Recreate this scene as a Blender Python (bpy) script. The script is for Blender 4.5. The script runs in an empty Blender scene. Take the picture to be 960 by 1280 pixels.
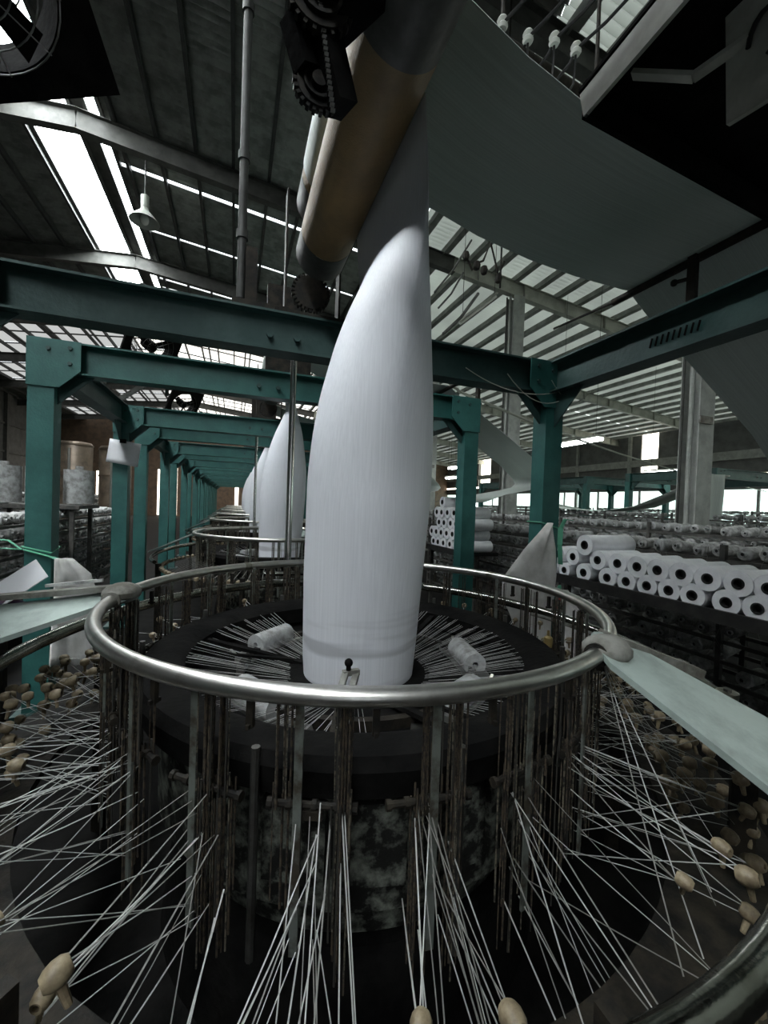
import bpy, bmesh, math, random
from mathutils import Vector, Matrix
random.seed(11)
S = bpy.context.scene
COL = S.collection
PI = math.pi
R_ = math.radians

# ------------------------------------------------------------------ camera
EYE = 1.75
cam = bpy.data.cameras.new('camera')
cam.sensor_fit = 'HORIZONTAL'; cam.sensor_width = 36.0
cam.lens = 512.09 / 960.0 * 36.0
cam.clip_start = 0.02; cam.clip_end = 300
camo = bpy.data.objects.new('camera', cam); COL.objects.link(camo)
yaw, pitch, roll = .3499, .0186, .0349
fw = Vector((math.sin(yaw), math.cos(yaw), 0)); rt = Vector((math.cos(yaw), -math.sin(yaw), 0)); up = Vector((0, 0, 1))
F2 = fw*math.cos(pitch) - up*math.sin(pitch); U2 = up*math.cos(pitch) + fw*math.sin(pitch)
R3 = rt*math.cos(roll) + U2*math.sin(roll); U3 = U2*math.cos(roll) - rt*math.sin(roll)
m = Matrix((R3, U3, -F2)).transposed().to_4x4(); m.translation = (0, 0, EYE)
camo.matrix_world = m
S.camera = camo

# ------------------------------------------------------------------ world, exposure
w = bpy.data.worlds.new('world'); S.world = w; w.use_nodes = True
nt = w.node_tree; nt.nodes.clear()
bg = nt.nodes.new('ShaderNodeBackground'); bo = nt.nodes.new('ShaderNodeOutputWorld')
bg.inputs[0].default_value = (.88, .95, 1, 1); bg.inputs[1].default_value = 4.0
nt.links.new(bg.outputs[0], bo.inputs[0])
S.view_settings.view_transform = 'Standard'; S.view_settings.look = 'None'
S.view_settings.exposure = 0.4; S.view_settings.gamma = 1.0
S.view_settings.use_curve_mapping = False
S.cycles.use_denoising = True
S.cycles.max_bounces = 8; S.cycles.diffuse_bounces = 5; S.cycles.glossy_bounces = 4
S.cycles.transmission_bounces = 4; S.cycles.sample_clamp_indirect = 6
RIDGE_LIGHT = 26.0      # daylight through the ridge skylight
PANE_LIGHT = 1.6        # daylight through the translucent roof sheets
WALL_LIGHT = 5.0        # daylight through the wall openings
TUBE_LIGHT = 14.0       # fluorescent tubes

# ------------------------------------------------------------------ materials
def mat(name, col, rough=.6, metal=0., var=None, scale=6., spec=None, bump=0., bscale=40., detail=6., lo=.4, hi=.62, bump_axis=None, coord='Object', coat=0.):
    M = bpy.data.materials.new(name); M.use_nodes = True
    t = M.node_tree; b = t.nodes['Principled BSDF']
    b.inputs['Base Color'].default_value = (*col, 1); b.inputs['Roughness'].default_value = rough; b.inputs['Metallic'].default_value = metal
    if spec is not None: b.inputs['Specular IOR Level'].default_value = spec
    if coat: b.inputs['Coat Weight'].default_value = coat
    tc = t.nodes.new('ShaderNodeTexCoord')
    if var is not None:
        n = t.nodes.new('ShaderNodeTexNoise'); n.inputs['Scale'].default_value = scale; n.inputs['Detail'].default_value = detail
        n.inputs['Roughness'].default_value = .65
        r = t.nodes.new('ShaderNodeValToRGB')
        r.color_ramp.elements[0].position = lo; r.color_ramp.elements[1].position = hi
        r.color_ramp.elements[0].color = (*col, 1); r.color_ramp.elements[1].color = (*var, 1)
        t.links.new(tc.outputs[coord], n.inputs['Vector']); t.links.new(n.outputs['Fac'], r.inputs['Fac'])
        t.links.new(r.outputs['Color'], b.inputs['Base Color'])
    if bump:
        n2 = t.nodes.new('ShaderNodeTexNoise'); n2.inputs['Scale'].default_value = bscale; n2.inputs['Detail'].default_value = 4
        if bump_axis:
            mp = t.nodes.new('ShaderNodeMapping'); mp.inputs['Scale'].default_value = bump_axis
            t.links.new(tc.outputs[coord], mp.inputs['Vector']); t.links.new(mp.outputs['Vector'], n2.inputs['Vector'])
        else:
            t.links.new(tc.outputs[coord], n2.inputs['Vector'])
        bp = t.nodes.new('ShaderNodeBump'); bp.inputs['Strength'].default_value = bump; bp.inputs['Distance'].default_value = .01
        t.links.new(n2.outputs['Fac'], bp.inputs['Height']); t.links.new(bp.outputs['Normal'], b.inputs['Normal'])
    return M

def emit(name, col, strength):
    M = bpy.data.materials.new(name); M.use_nodes = True
    t = M.node_tree; t.nodes.clear()
    e = t.nodes.new('ShaderNodeEmission'); o = t.nodes.new('ShaderNodeOutputMaterial')
    e.inputs[0].default_value = (*col, 1); e.inputs[1].default_value = strength
    t.links.new(e.outputs[0], o.inputs[0]); return M

def cloth_mat(name, col, stripe, trans=.25, sc=(220, 220, 6), smudge=None):
    """woven plastic cloth: faint tape lines, a few grey smudges, some light passing through"""
    M = bpy.data.materials.new(name); M.use_nodes = True
    t = M.node_tree; b = t.nodes['Principled BSDF']; out = t.nodes['Material Output']
    b.inputs['Roughness'].default_value = .5
    tc = t.nodes.new('ShaderNodeTexCoord'); mp = t.nodes.new('ShaderNodeMapping'); mp.inputs['Scale'].default_value = sc
    n = t.nodes.new('ShaderNodeTexNoise'); n.inputs['Scale'].default_value = 1.; n.inputs['Detail'].default_value = 2
    t.links.new(tc.outputs['Object'], mp.inputs['Vector']); t.links.new(mp.outputs['Vector'], n.inputs['Vector'])
    r = t.nodes.new('ShaderNodeValToRGB'); r.color_ramp.elements[0].position = .3; r.color_ramp.elements[1].position = .7
    r.color_ramp.elements[0].color = (*stripe, 1); r.color_ramp.elements[1].color = (*col, 1)
    t.links.new(n.outputs['Fac'], r.inputs['Fac'])
    src = r.outputs['Color']
    if smudge:
        mp2 = t.nodes.new('ShaderNodeMapping'); mp2.inputs['Scale'].default_value = (1.2, 1.2, 13); mp2.inputs['Location'].default_value = (0, 0, 3.1)
        n2 = t.nodes.new('ShaderNodeTexNoise'); n2.inputs['Scale'].default_value = 1.; n2.inputs['Detail'].default_value = 2
        t.links.new(tc.outputs['Object'], mp2.inputs['Vector']); t.links.new(mp2.outputs['Vector'], n2.inputs['Vector'])
        r2 = t.nodes.new('ShaderNodeValToRGB'); r2.color_ramp.elements[0].position = .52; r2.color_ramp.elements[1].position = .64
        r2.color_ramp.elements[0].color = (0, 0, 0, 1); r2.color_ramp.elements[1].color = (1, 1, 1, 1)
        t.links.new(n2.outputs['Fac'], r2.inputs['Fac'])
        # only the freshly woven lowest half metre carries the oil marks
        sx = t.nodes.new('ShaderNodeSeparateXYZ'); t.links.new(tc.outputs['Object'], sx.inputs[0])
        mr = t.nodes.new('ShaderNodeMapRange'); mr.inputs['From Min'].default_value = 1.42; mr.inputs['From Max'].default_value = 1.15
        mr.inputs['To Min'].default_value = 0; mr.inputs['To Max'].default_value = .75
        t.links.new(sx.outputs['Z'], mr.inputs['Value'])
        mu = t.nodes.new('ShaderNodeMath'); mu.operation = 'MULTIPLY'
        t.links.new(r2.outputs['Color'], mu.inputs[0]); t.links.new(mr.outputs[0], mu.inputs[1])
        mx = t.nodes.new('ShaderNodeMixRGB'); mx.inputs[2].default_value = (*smudge, 1)
        t.links.new(mu.outputs[0], mx.inputs[0]); t.links.new(src, mx.inputs[1]); src = mx.outputs[0]
    t.links.new(src, b.inputs['Base Color'])
    tr = t.nodes.new('ShaderNodeBsdfTranslucent'); t.links.new(src, tr.inputs['Color'])
    ms = t.nodes.new('ShaderNodeMixShader'); ms.inputs[0].default_value = trans
    t.links.new(b.outputs[0], ms.inputs[1]); t.links.new(tr.outputs[0], ms.inputs[2]); t.links.new(ms.outputs[0], out.inputs['Surface'])
    bp = t.nodes.new('ShaderNodeBump'); bp.inputs['Strength'].default_value = .12; bp.inputs['Distance'].default_value = .004
    t.links.new(n.outputs['Fac'], bp.inputs['Height']); t.links.new(bp.outputs['Normal'], b.inputs['Normal'])
    return M

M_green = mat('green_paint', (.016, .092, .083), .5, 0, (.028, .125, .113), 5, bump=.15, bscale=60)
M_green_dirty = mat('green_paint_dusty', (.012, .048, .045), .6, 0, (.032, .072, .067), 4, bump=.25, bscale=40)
M_chrome = mat('polished_tube', (.66, .65, .62), .33, 1, (.48, .47, .43), 14, lo=.5, hi=.75, bump=.05, bscale=90)
M_ring = mat('dark_polished_tube', (.36, .36, .33), .2, 1, (.22, .22, .19), 10, bump=.08, bscale=60)
M_steel = mat('worn_steel', (.20, .20, .19), .42, .9, (.10, .095, .085), 9, bump=.1)
M_rod = mat('bright_rod', (.62, .62, .6), .2, 1)
M_nut = mat('zinc_nut', (.55, .54, .48), .3, 1, (.3, .28, .22), 20)
M_grease = mat('greasy_metal', (.010, .0095, .009), .6, .1, (.032, .027, .020), 12, bump=.3, bscale=50, spec=.2)
M_black = mat('black_iron', (.004, .004, .004), .8, 0, (.010, .0095, .009), 8, bump=.3, spec=.06)
M_drum = mat('mottled_drum', (.012, .012, .011), .7, 0, (.19, .205, .175), 16, lo=.46, hi=.72, bump=.5, bscale=40, spec=.1)
M_flat = mat('flat_bar', (.19, .21, .19), .5, .5, (.07, .06, .045), 14, lo=.45, hi=.62)
M_cord2 = mat('rusty_cord', (.062, .046, .030), .8, 0, (.008, .007, .006), 60, lo=.44, hi=.58)
M_cord3 = mat('greasy_cord', (.028, .026, .022), .7)
M_cord = mat('heald_cord', (.13, .115, .085), .7, 0, (.015, .014, .012), 70, lo=.44, hi=.56)
M_plate = mat('pale_green_plate', (.36, .43, .40), .5, .15, (.23, .27, .25), 7, lo=.42, hi=.7, bump=.12, bscale=35)
M_dustplate = mat('dusty_casting', (.22, .22, .20), .75, 0, (.09, .085, .07), 10, bump=.3)
M_yarn = mat('white_tape_yarn', (.42, .43, .41), .4)
M_warp = mat('inner_warp_tape', (.42, .42, .41), .5)
M_yarn_dim = mat('dusty_tape_yarn', (.19, .19, .175), .5)
M_guide = mat('cream_plastic', (.27, .22, .14), .5, 0, (.14, .105, .065), 30, bump=.2)
M_cloth = cloth_mat('white_woven_cloth', (.84, .86, .91), (.76, .78, .83), .12, (190, 190, 1.2), (.42, .43, .46))
M_sheet = cloth_mat('flat_woven_cloth', (.60, .655, .62), (.50, .55, .52), .08, (1.2, 160, 1.2))
M_sack = mat('white_sack', (.76, .75, .73), .7, 0, (.58, .57, .54), 7, bump=.7, bscale=14)
M_roll = mat('white_roll', (.86, .87, .89), .45, 0, (.78, .79, .82), 18, bump=.08, bscale=120, bump_axis=(1, .2, .2))
M_core = mat('dark_core', (.012, .012, .012), .6)
M_bob1 = mat('grey_bobbin', (.50, .50, .49), .8, 0, (.22, .22, .215), 18, bump=.5, bscale=45)
M_bob2 = mat('dark_bobbin', (.30, .30, .29), .8, 0, (.12, .12, .115), 18, bump=.5, bscale=45)
M_bob3 = mat('pale_bobbin', (.42, .43, .43), .7, 0, (.20, .20, .19), 12, bump=.3)
M_rack = mat('rack_iron', (.05, .05, .047), .6, .2, (.11, .105, .095), 9, bump=.3)
M_shelf = mat('black_shelf', (.013, .013, .013), .55, .2, (.03, .029, .027), 9)
M_tan = mat('tan_roller', (.27, .175, .075), .5, 0, (.17, .115, .055), 5, lo=.35, hi=.7, bump=.25, bscale=160)
M_end_and_shade = mat('dark_roller_end_and_shade', (.05, .05, .046), .55, .1, (.09, .09, .085), 8, bump=.15)  # dark grey of the far roller end; also paints the near end's shade
M_roof = mat('galvanised_sheet', (.34, .35, .32), .38, .75, (.20, .21, .19), 3, bump=.1)
M_roof2 = cloth_mat('pale_translucent_roof_sheet', (.60, .63, .56), (.46, .48, .43), .12, (.6, .6, .6))
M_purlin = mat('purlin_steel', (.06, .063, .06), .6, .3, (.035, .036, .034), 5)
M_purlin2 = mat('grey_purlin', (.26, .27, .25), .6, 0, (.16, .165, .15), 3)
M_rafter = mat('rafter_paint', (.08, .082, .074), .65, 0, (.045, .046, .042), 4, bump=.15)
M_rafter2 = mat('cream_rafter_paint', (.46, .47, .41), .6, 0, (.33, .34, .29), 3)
M_column = mat('grey_column_paint', (.42, .44, .41), .55, 0, (.30, .31, .29), 4, bump=.1)
M_wall = mat('grey_wall_sheet', (.10, .10, .095), .7, 0, (.06, .06, .056), 2)
M_wallr = mat('grey_wall_sheet_right', (.16, .165, .16), .7, 0, (.11, .112, .108), 2)
M_brown = mat('brown_sheet', (.20, .13, .085), .6, 0, (.12, .085, .06), 3)
M_floor = mat('oily_concrete', (.012, .0115, .011), .7, 0, (.006, .006, .006), 4, bump=.2, spec=.04)
M_hood = mat('grey_sheet_metal', (.62, .62, .57), .55, .0, (.45, .45, .41), 6)
M_cable = mat('black_cable', (.012, .012, .012), .5)
M_insul = mat('white_porcelain', (.62, .63, .58), .3)
M_paper = mat('paper', (.72, .73, .76), .8, bump=.3, bscale=9)
M_twine = mat('green_twine', (.12, .42, .27), .6)
M_blue = mat('blue_pouch', (.02, .035, .13), .4, 0, (.08, .03, .06), 15)
M_red = mat('red_print', (.45, .07, .06), .7)
M_brass = mat('oil_amber', (.20, .15, .06), .4)
M_tank = mat('brown_tank', (.16, .125, .09), .42, .5, (.07, .055, .042), 3)
M_lampw = mat('enamel_reflector', (.34, .36, .32), .4)
M_bulb = mat('lamp_bulb', (.8, .8, .76), .2)
M_ridge = emit('daylight_ridge_pane', (.93, .985, 1), RIDGE_LIGHT)
M_pane2 = emit('daylight_roof_pane_dirty', (.95, .97, .95), PANE_LIGHT*.28)
M_pane = emit('daylight_roof_pane', (1, .97, .90), PANE_LIGHT)
M_win = emit('daylight_window', (1, .93, .80), WALL_LIGHT)
M_wing = emit('daylight_green_window', (.78, 1, .92), WALL_LIGHT*.3)
M_tube = emit('lit_tube', (.92, 1, .98), TUBE_LIGHT)

# ------------------------------------------------------------------ mesh builder
def frame(d):
    d = Vector(d).normalized(); a = Vector((0, 0, 1)) if abs(d.z) < .9 else Vector((1, 0, 0))
    x = d.cross(a).normalized(); y = d.cross(x).normalized(); return x, y

class MB:
    def __init__(s): s.v = []; s.f = []; s.mi = []; s.cur = 0
    def add(s, vs, fs):
        b = len(s.v); s.v += [tuple(x) for x in vs]; s.f += [tuple(b+i for i in f) for f in fs]; s.mi += [s.cur]*len(fs); return s
    def box(s, c, d, rz=0, M=None):
        c = Vector(c); hx, hy, hz = d[0]/2, d[1]/2, d[2]/2
        vs = [Vector((x, y, z)) for x in (-hx, hx) for y in (-hy, hy) for z in (-hz, hz)]
        Mx = M if M is not None else Matrix.Rotation(rz, 3, 'Z')
        vs = [c + Mx @ v for v in vs]
        return s.add(vs, [(0, 1, 3, 2), (4, 6, 7, 5), (0, 4, 5, 1), (2, 3, 7, 6), (0, 2, 6, 4), (1, 5, 7, 3)])
    def bar(s, p0, p1, w, h, upv=(0, 0, 1)):
        p0 = Vector(p0); p1 = Vector(p1); d = (p1-p0); L = d.length; d.normalize()
        u = Vector(upv); x = d.cross(u)
        if x.length < 1e-4: x = d.cross(Vector((1, 0, 0)))
        x.normalize(); y = x.cross(d).normalized()
        return s.box((p0+p1)/2, (w, L, h), M=Matrix((x, d, y)).transposed())
    def cyl(s, p0, p1, r0, r1=None, n=12, caps=True):
        r1 = r0 if r1 is None else r1
        p0 = Vector(p0); p1 = Vector(p1); x, y = frame(p1-p0); vs = []
        for p, r in ((p0, r0), (p1, r1)):
            vs += [p + x*r*math.cos(2*PI*i/n) + y*r*math.sin(2*PI*i/n) for i in range(n)]
        fs = [(i, (i+1) % n, n+(i+1) % n, n+i) for i in range(n)]
        if caps: fs += [tuple(range(n))[::-1], tuple(range(n, 2*n))]
        return s.add(vs, fs)
    def pipe(s, p0, p1, ro, ri, n=14):
        p0 = Vector(p0); p1 = Vector(p1); x, y = frame(p1-p0); vs = []
        for p, r in ((p0, ri), (p0, ro), (p1, ro), (p1, ri)):
            vs += [p + x*r*math.cos(2*PI*i/n) + y*r*math.sin(2*PI*i/n) for i in range(n)]
        fs = []
        for k in range(4):
            a = k*n; b = ((k+1) % 4)*n
            fs += [(a+i, a+(i+1) % n, b+(i+1) % n, b+i) for i in range(n)]
        return s.add(vs, fs)
    def tube(s, pts, r, n=8, closed=False):
        pts = [Vector(p) for p in pts]; N = len(pts); vs = []; px = None
        for i, p in enumerate(pts):
            a = pts[(i-1) % N] if (closed or i > 0) else p; b = pts[(i+1) % N] if (closed or i < N-1) else p
            d = (b-a).normalized()
            if px is None: x, y = frame(d)
            else:
                x = (px - d*px.dot(d)).normalized(); y = d.cross(x)
            px = x
            rr = r[i] if isinstance(r, (list, tuple)) else r
            vs += [p + x*rr*math.cos(2*PI*k/n) + y*rr*math.sin(2*PI*k/n) for k in range(n)]
        fs = []
        for i in range(N if closed else N-1):
            j = (i+1) % N
            fs += [(i*n+k, i*n+(k+1) % n, j*n+(k+1) % n, j*n+k) for k in range(n)]
        if not closed: fs += [tuple(range(n))[::-1], tuple((N-1)*n+k for k in range(n))]
        return s.add(vs, fs)
    def ring(s, R, r, z, n=96, k=14, c=(0, 0)):
        return s.tube([(c[0]+R*math.cos(2*PI*i/n), c[1]+R*math.sin(2*PI*i/n), z) for i in range(n)], r, k, True)
    def lathe(s, prof, n=32, c=(0, 0, 0), axis='Z', closed=False):
        vs = []; c = Vector(c)
        for (r, z) in prof:
            for i in range(n):
                a = 2*PI*i/n; x, y = r*math.cos(a), r*math.sin(a)
                vs.append(c + (Vector((x, y, z)) if axis == 'Z' else Vector((z, x, y)) if axis == 'X' else Vector((x, z, y))))
        fs = []; P = len(prof)
        for j in range(P if closed else P-1):
            q = (j+1) % P
            fs += [(j*n+i, j*n+(i+1) % n, q*n+(i+1) % n, q*n+i) for i in range(n)]
        return s.add(vs, fs)
    def ball(s, c, r, n=10, sc=(1, 1, 1)):
        vs = []; c = Vector(c); h = n//2
        for j in range(h+1):
            t = PI*j/h
            for i in range(n):
                a = 2*PI*i/n
                vs.append(c + Vector((r*sc[0]*math.sin(t)*math.cos(a), r*sc[1]*math.sin(t)*math.sin(a), r*sc[2]*math.cos(t))))
        fs = [(j*n+i, j*n+(i+1) % n, (j+1)*n+(i+1) % n, (j+1)*n+i) for j in range(h) for i in range(n)]
        return s.add(vs, fs)
    def prism(s, poly, t):
        """poly: 3-D points of one face; t: thickness vector"""
        n = len(poly); t = Vector(t); a = [Vector(p) for p in poly]
        vs = a + [p+t for p in a]
        fs = [tuple(range(n))[::-1], tuple(range(n, 2*n))] + [(i, (i+1) % n, n+(i+1) % n, n+i) for i in range(n)]
        return s.add(vs, fs)
    def ibeam(s, p0, p1, w, h, tf=.014, tw=.012):
        p0 = Vector(p0); p1 = Vector(p1); z = Vector((0, 0, 1))
        s.bar(p0+z*(h/2-tf/2), p1+z*(h/2-tf/2), w, tf); s.bar(p0-z*(h/2-tf/2), p1-z*(h/2-tf/2), w, tf)
        return s.bar(p0, p1, tw, h-2*tf)
    def build(s, name, mats, parent=None, loc=None, kind=None, sharp=.7, flip=False):
        me = bpy.data.meshes.new(name); me.from_pydata(s.v, [], s.f)
        if not isinstance(mats, (list, tuple)): mats = [mats]
        for q in mats: me.materials.append(q)
        if len(mats) > 1: me.polygons.foreach_set('material_index', s.mi)
        bm = bmesh.new(); bm.from_mesh(me); bmesh.ops.recalc_face_normals(bm, faces=bm.faces); bm.to_mesh(me); bm.free()
        me.shade_smooth(); me.set_sharp_from_angle(angle=sharp); me.update()
        return link(name, me, parent, loc, kind)

def link(name, me, parent=None, loc=None, kind=None, rot=None):
    o = bpy.data.objects.new(name, me); COL.objects.link(o)
    if parent is not None: o.parent = parent
    if loc is not None: o.location = loc
    if rot is not None: o.rotation_euler = rot
    if kind: o['kind'] = kind
    return o

def tag(o, label=None, cat=None, group=None, kind=None):
    if label: o['label'] = label
    if cat: o['category'] = cat
    if group: o['group'] = group
    if kind: o['kind'] = kind
    return o

def thing(name, loc, label, cat, group=None, rz=0):
    o = bpy.data.objects.new(name, None); COL.objects.link(o); o.location = loc; o.rotation_euler = (0, 0, rz)
    o.empty_display_size = .1
    return tag(o, label, cat, group)

def copy_tree(o, parent=None, loc=None, label=None):
    kids = list(o.children)
    c = o.copy(); COL.objects.link(c)
    if parent is not None: c.parent = parent
    if loc is not None: c.location = loc
    if label: c['label'] = label
    for k in kids: copy_tree(k, c)
    return c

ORD = ['first', 'second', 'third', 'fourth', 'fifth', 'sixth', 'seventh', 'eighth', 'ninth', 'tenth', 'eleventh', 'twelfth', 'thirteenth']

# ------------------------------------------------------------------ the hall
FZ = 0.0
RX, RZ = -3.05, 7.5 + EYE       # ridge line
SL = .105
def roof_z(x): return RZ - SL*abs(x-RX)
XL, XR_, YB, YF = -14.0, 23.0, -12.0, 42.0
GX0, GX1 = -12.3, 7.0           # translucent roof area beyond GY
GY = 17.4
def corrugated(name, mt, xs, y0, y1, pitch=.135, amp=.034):
    mb = MB(); n = int((y1-y0)/(pitch/4)); vs = []
    off = [0, amp, amp, 0]
    for i in range(n+1):
        y = y0 + (y1-y0)*i/n; dz = [-amp, amp*.2, amp, amp*.2][i % 4]
        for x in xs: vs.append((x, y, roof_z(x)+dz))
    k = len(xs)
    fs = [(i*k+j, i*k+j+1, (i+1)*k+j+1, (i+1)*k+j) for i in range(n) for j in range(k-1)]
    mb.add(vs, fs); return mb
floor = MB().box((4.5, 15, -.05), (38, 55, .1)).build('floor', M_floor, kind='structure')
ceil = corrugated('ceiling', M_roof, (XL, -9, -4.02), YB, GY).build('ceiling', M_roof, kind='structure', sharp=1.2)
ys = [YB, 3.0, 9.98, 10.93, 13.2, 15.25, 15.95, 16.55, GY]
for ya, yb in zip(ys, ys[1:]):
    corrugated('ceiling', M_roof, (-2.62, 4.0), ya, yb-.045).build('roof_sheet', M_roof, ceil, sharp=1.2)
corrugated('ceiling', M_roof2, (4.0, XR_), YB, GY).build('roof_sheet', M_roof2, ceil, sharp=1.2)
corrugated('ceiling', M_roof2, (GX1, XR_), GY, YF).build('roof_sheet', M_roof2, ceil, sharp=1.2)
corrugated('ceiling', M_roof, (XL, GX0), GY, YF).build('roof_sheet', M_roof, ceil, sharp=1.2)
# purlins, rafters
RAFTY = [-5.3, -.33, 4.65, 9.6, 14.6, 19.6, 24.6, 29.6, 34.6, 39.6]
x = -2.55 + .62
px = []
for k in range(-18, 36):
    xx = RX + (.63 + .735*k if k >= 0 else -1.05 + .735*(k+1))
    if XL+.2 < xx < XR_-.2: px.append(xx)
for xx in px:
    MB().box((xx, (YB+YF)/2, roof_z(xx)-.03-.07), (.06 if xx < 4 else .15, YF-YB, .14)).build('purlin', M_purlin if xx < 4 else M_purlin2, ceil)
for ry in RAFTY:
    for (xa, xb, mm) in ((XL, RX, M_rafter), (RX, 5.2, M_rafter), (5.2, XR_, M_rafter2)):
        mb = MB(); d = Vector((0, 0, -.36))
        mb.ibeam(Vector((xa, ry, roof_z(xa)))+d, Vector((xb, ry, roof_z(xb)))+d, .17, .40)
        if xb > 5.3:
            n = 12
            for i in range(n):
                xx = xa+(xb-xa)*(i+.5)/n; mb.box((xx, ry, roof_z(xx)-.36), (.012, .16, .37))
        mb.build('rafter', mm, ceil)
# skylights: two strips of daylight panes beside the ridge
def strip(name, xa, xb, y0, y1, n, m):
    root = MB()
    za, zb = roof_z(xa)+.02, roof_z(xb)+.02
    for xx, zz in ((xa, za), (xb, zb)): root.box((xx, (y0+y1)/2, zz-.03), (.07, y1-y0, .12))
    fr = root.build(name, M_rafter, kind='structure')
    for i in range(n):
        ya = y0+(y1-y0)*i/n+.004; yb = y0+(y1-y0)*(i+1)/n-.004
        MB().add([(xa, ya, za), (xb, ya, zb), (xb, yb, zb), (xa, yb, za), (xa, ya, za+.01), (xb, ya, zb+.01), (xb, yb, zb+.01), (xa, yb, za+.01)],
                 [(0, 1, 2, 3), (4, 7, 6, 5), (0, 4, 5, 1), (1, 5, 6, 2), (2, 6, 7, 3), (3, 7, 4, 0)]).build('pane', m, fr)
    return fr
strip('window_1', -4.02, -3.18, YB, GY, 12, M_ridge)
strip('window_2', -2.9, -2.64, YB, GY, 12, M_ridge)
MB().box((-3.04, (YB+GY)/2, RZ+.02), (.30, GY-YB, .06)).build('trim_1', M_rafter, kind='structure')
# translucent roof sheets at the far end
fr = MB()
nx, ny = 12, 8
for j in range(ny+1): fr.box((-2.65, GY+(YF-GY)*j/ny, roof_z(-2.65)), (.02, .02, .02))
wf = fr.build('window_3', M_purlin, kind='structure')
xs = [GX0+(RX-GX0)*i/6 for i in range(7)] + [RX+(GX1-RX)*i/6 for i in range(1, 7)]
for i in range(12):
    for j in range(ny):
        xa, xb = xs[i]+.03, xs[i+1]-.03; ya = GY+(YF-GY)*j/ny+.03; yb = GY+(YF-GY)*(j+1)/ny-.03
        za, zb = roof_z(xa), roof_z(xb)
        MB().add([(xa, ya, za), (xb, ya, zb), (xb, yb, zb), (xa, yb, za), (xa, ya, za+.01), (xb, ya, zb+.01), (xb, yb, zb+.01), (xa, yb, za+.01)],
                 [(0, 1, 2, 3), (4, 7, 6, 5), (0, 4, 5, 1), (1, 5, 6, 2), (2, 6, 7, 3), (3, 7, 4, 0)]).build('pane', M_pane2 if xa < -6 else M_pane, wf)
for xx in xs: MB().box((xx, (GY+YF)/2, roof_z(xx)-.02), (.07, YF-GY, .1)).build('glazing_bar', M_purlin, wf)
for j in range(ny*2+1):
    yy = GY+(YF-GY)*j/ny/2
    for xa, xb in ((GX0, RX), (RX, GX1)): MB().bar((xa, yy, roof_z(xa)-.03), (xb, yy, roof_z(xb)-.03), .05, .05).build('glazing_bar', M_purlin, wf)

# walls
def wall_y(name, x, y0, y1, z1, m, t=.12): return MB().box((x, (y0+y1)/2, z1/2), (t, y1-y0, z1)).build(name, m, kind='structure')
ze = roof_z(XR_)
# right wall: lower louvre band, dark upper sheeting with two tall slots
WR = MB()
WR.box((XR_, (YB+YF)/2, .6), (.12, YF-YB, 1.2)); 
WR.box((XR_, (YB+YF)/2, 3.35), (.12, YF-YB, .5))
slots = [(16.95, 18.0), (33.5, 35.5), (5.0, 6.0), (-3, -1.9)]
ys = YB
for a, b in sorted(slots):
    WR.box((XR_, (ys+a)/2, (4.1+ze)/2-.25), (.12, a-ys, ze-3.6)); ys = b
WR.box((XR_, (ys+YF)/2, (4.1+ze)/2-.25), (.12, YF-ys, ze-3.6))
wr = WR.build('wall_right', M_wallr, kind='structure')
for i in range(13):
    y = YB+2+i*4.1
    MB().box((XR_-.12, y, ze/2), (.14, .2, ze)).build('wall_post', M_column, wr)
MB().box((XR_-.1, 15, 3.62), (.12, 54, .05)).build('wall_girt', M_rafter2, wr)
MB().box((XR_-.1, 15, 4.75), (.1, 54, .42)).build('wall_girt', M_column, wr)
wn = 4
for a, b in slots:
    f = MB().box((XR_+.02, (a+b)/2, 4.62), (.06, b-a+.06, .06)).build('window_%d' % wn, M_rafter, kind='structure'); wn += 1
    for z0, z1 in ((3.62, 4.58), (4.66, 6.75)):
        MB().box((XR_+.04, (a+b)/2, (z0+z1)/2), (.02, b-a, z1-z0)).build('pane', M_win, f)
f = MB().box((XR_+.03, 15, 3.1), (.05, 54, .05)).build('window_%d' % wn, M_rafter, kind='structure'); wn += 1
for i in range(18):
    y0 = YB+i*3; MB().box((XR_+.04, y0+1.5, 2.15), (.02, 2.8, 1.85)).build('pane', M_wing, f)
    MB().box((XR_-.02, y0+3, 2.15), (.1, .12, 1.9)).build('mullion', M_column, f)
f = MB().box((XR_-.07, 15, 3.86), (.03, 54, .03)).build('window_%d' % wn, M_rafter2, kind='structure'); wn += 1  # bright warm band put in as a glowing strip on the solid wall
for i in range(9): MB().box((XR_-.08, YB+3+6*i, 3.76), (.02, 5.8, .14)).build('pane', M_win, f)
# left wall with louvres, back and front walls
zl = roof_z(XL)
wl = wall_y('wall_left', XL, YB, YF, zl, M_wall)
for i in range(9): MB().box((XL+.16, -9+i*6, zl/2), (.2, .22, zl)).build('wall_post', M_rafter, wl)
for z in (2.2, 4.3, 6.1): MB().box((XL+.1, 15, z), (.1, 54, .12)).build('wall_girt', M_rafter, wl)
bk = MB()
for xx in range(int(XL), int(XR_)+1, 2): bk.box((xx+.5, YF, roof_z(xx)/2), (2, .12, roof_z(xx)+.2))
wb = bk.build('wall_back', M_brown, kind='structure')
slots = [(-12.4, -12.2, .1, 4.6), (-11.3, -11.0, .9, 3.8), (-9.8, -9.6, .8, 4.2), (-8.3, -7.95, .1, 4.7), (-6.6, -6.45, .1, 4.2), (-5.2, -5.0, .1, 4.5), (-2.1, -1.85, .1, 5.4), (.0, .3, .1, 5.0), (1.2, 1.35, .1, 5)]
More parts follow.
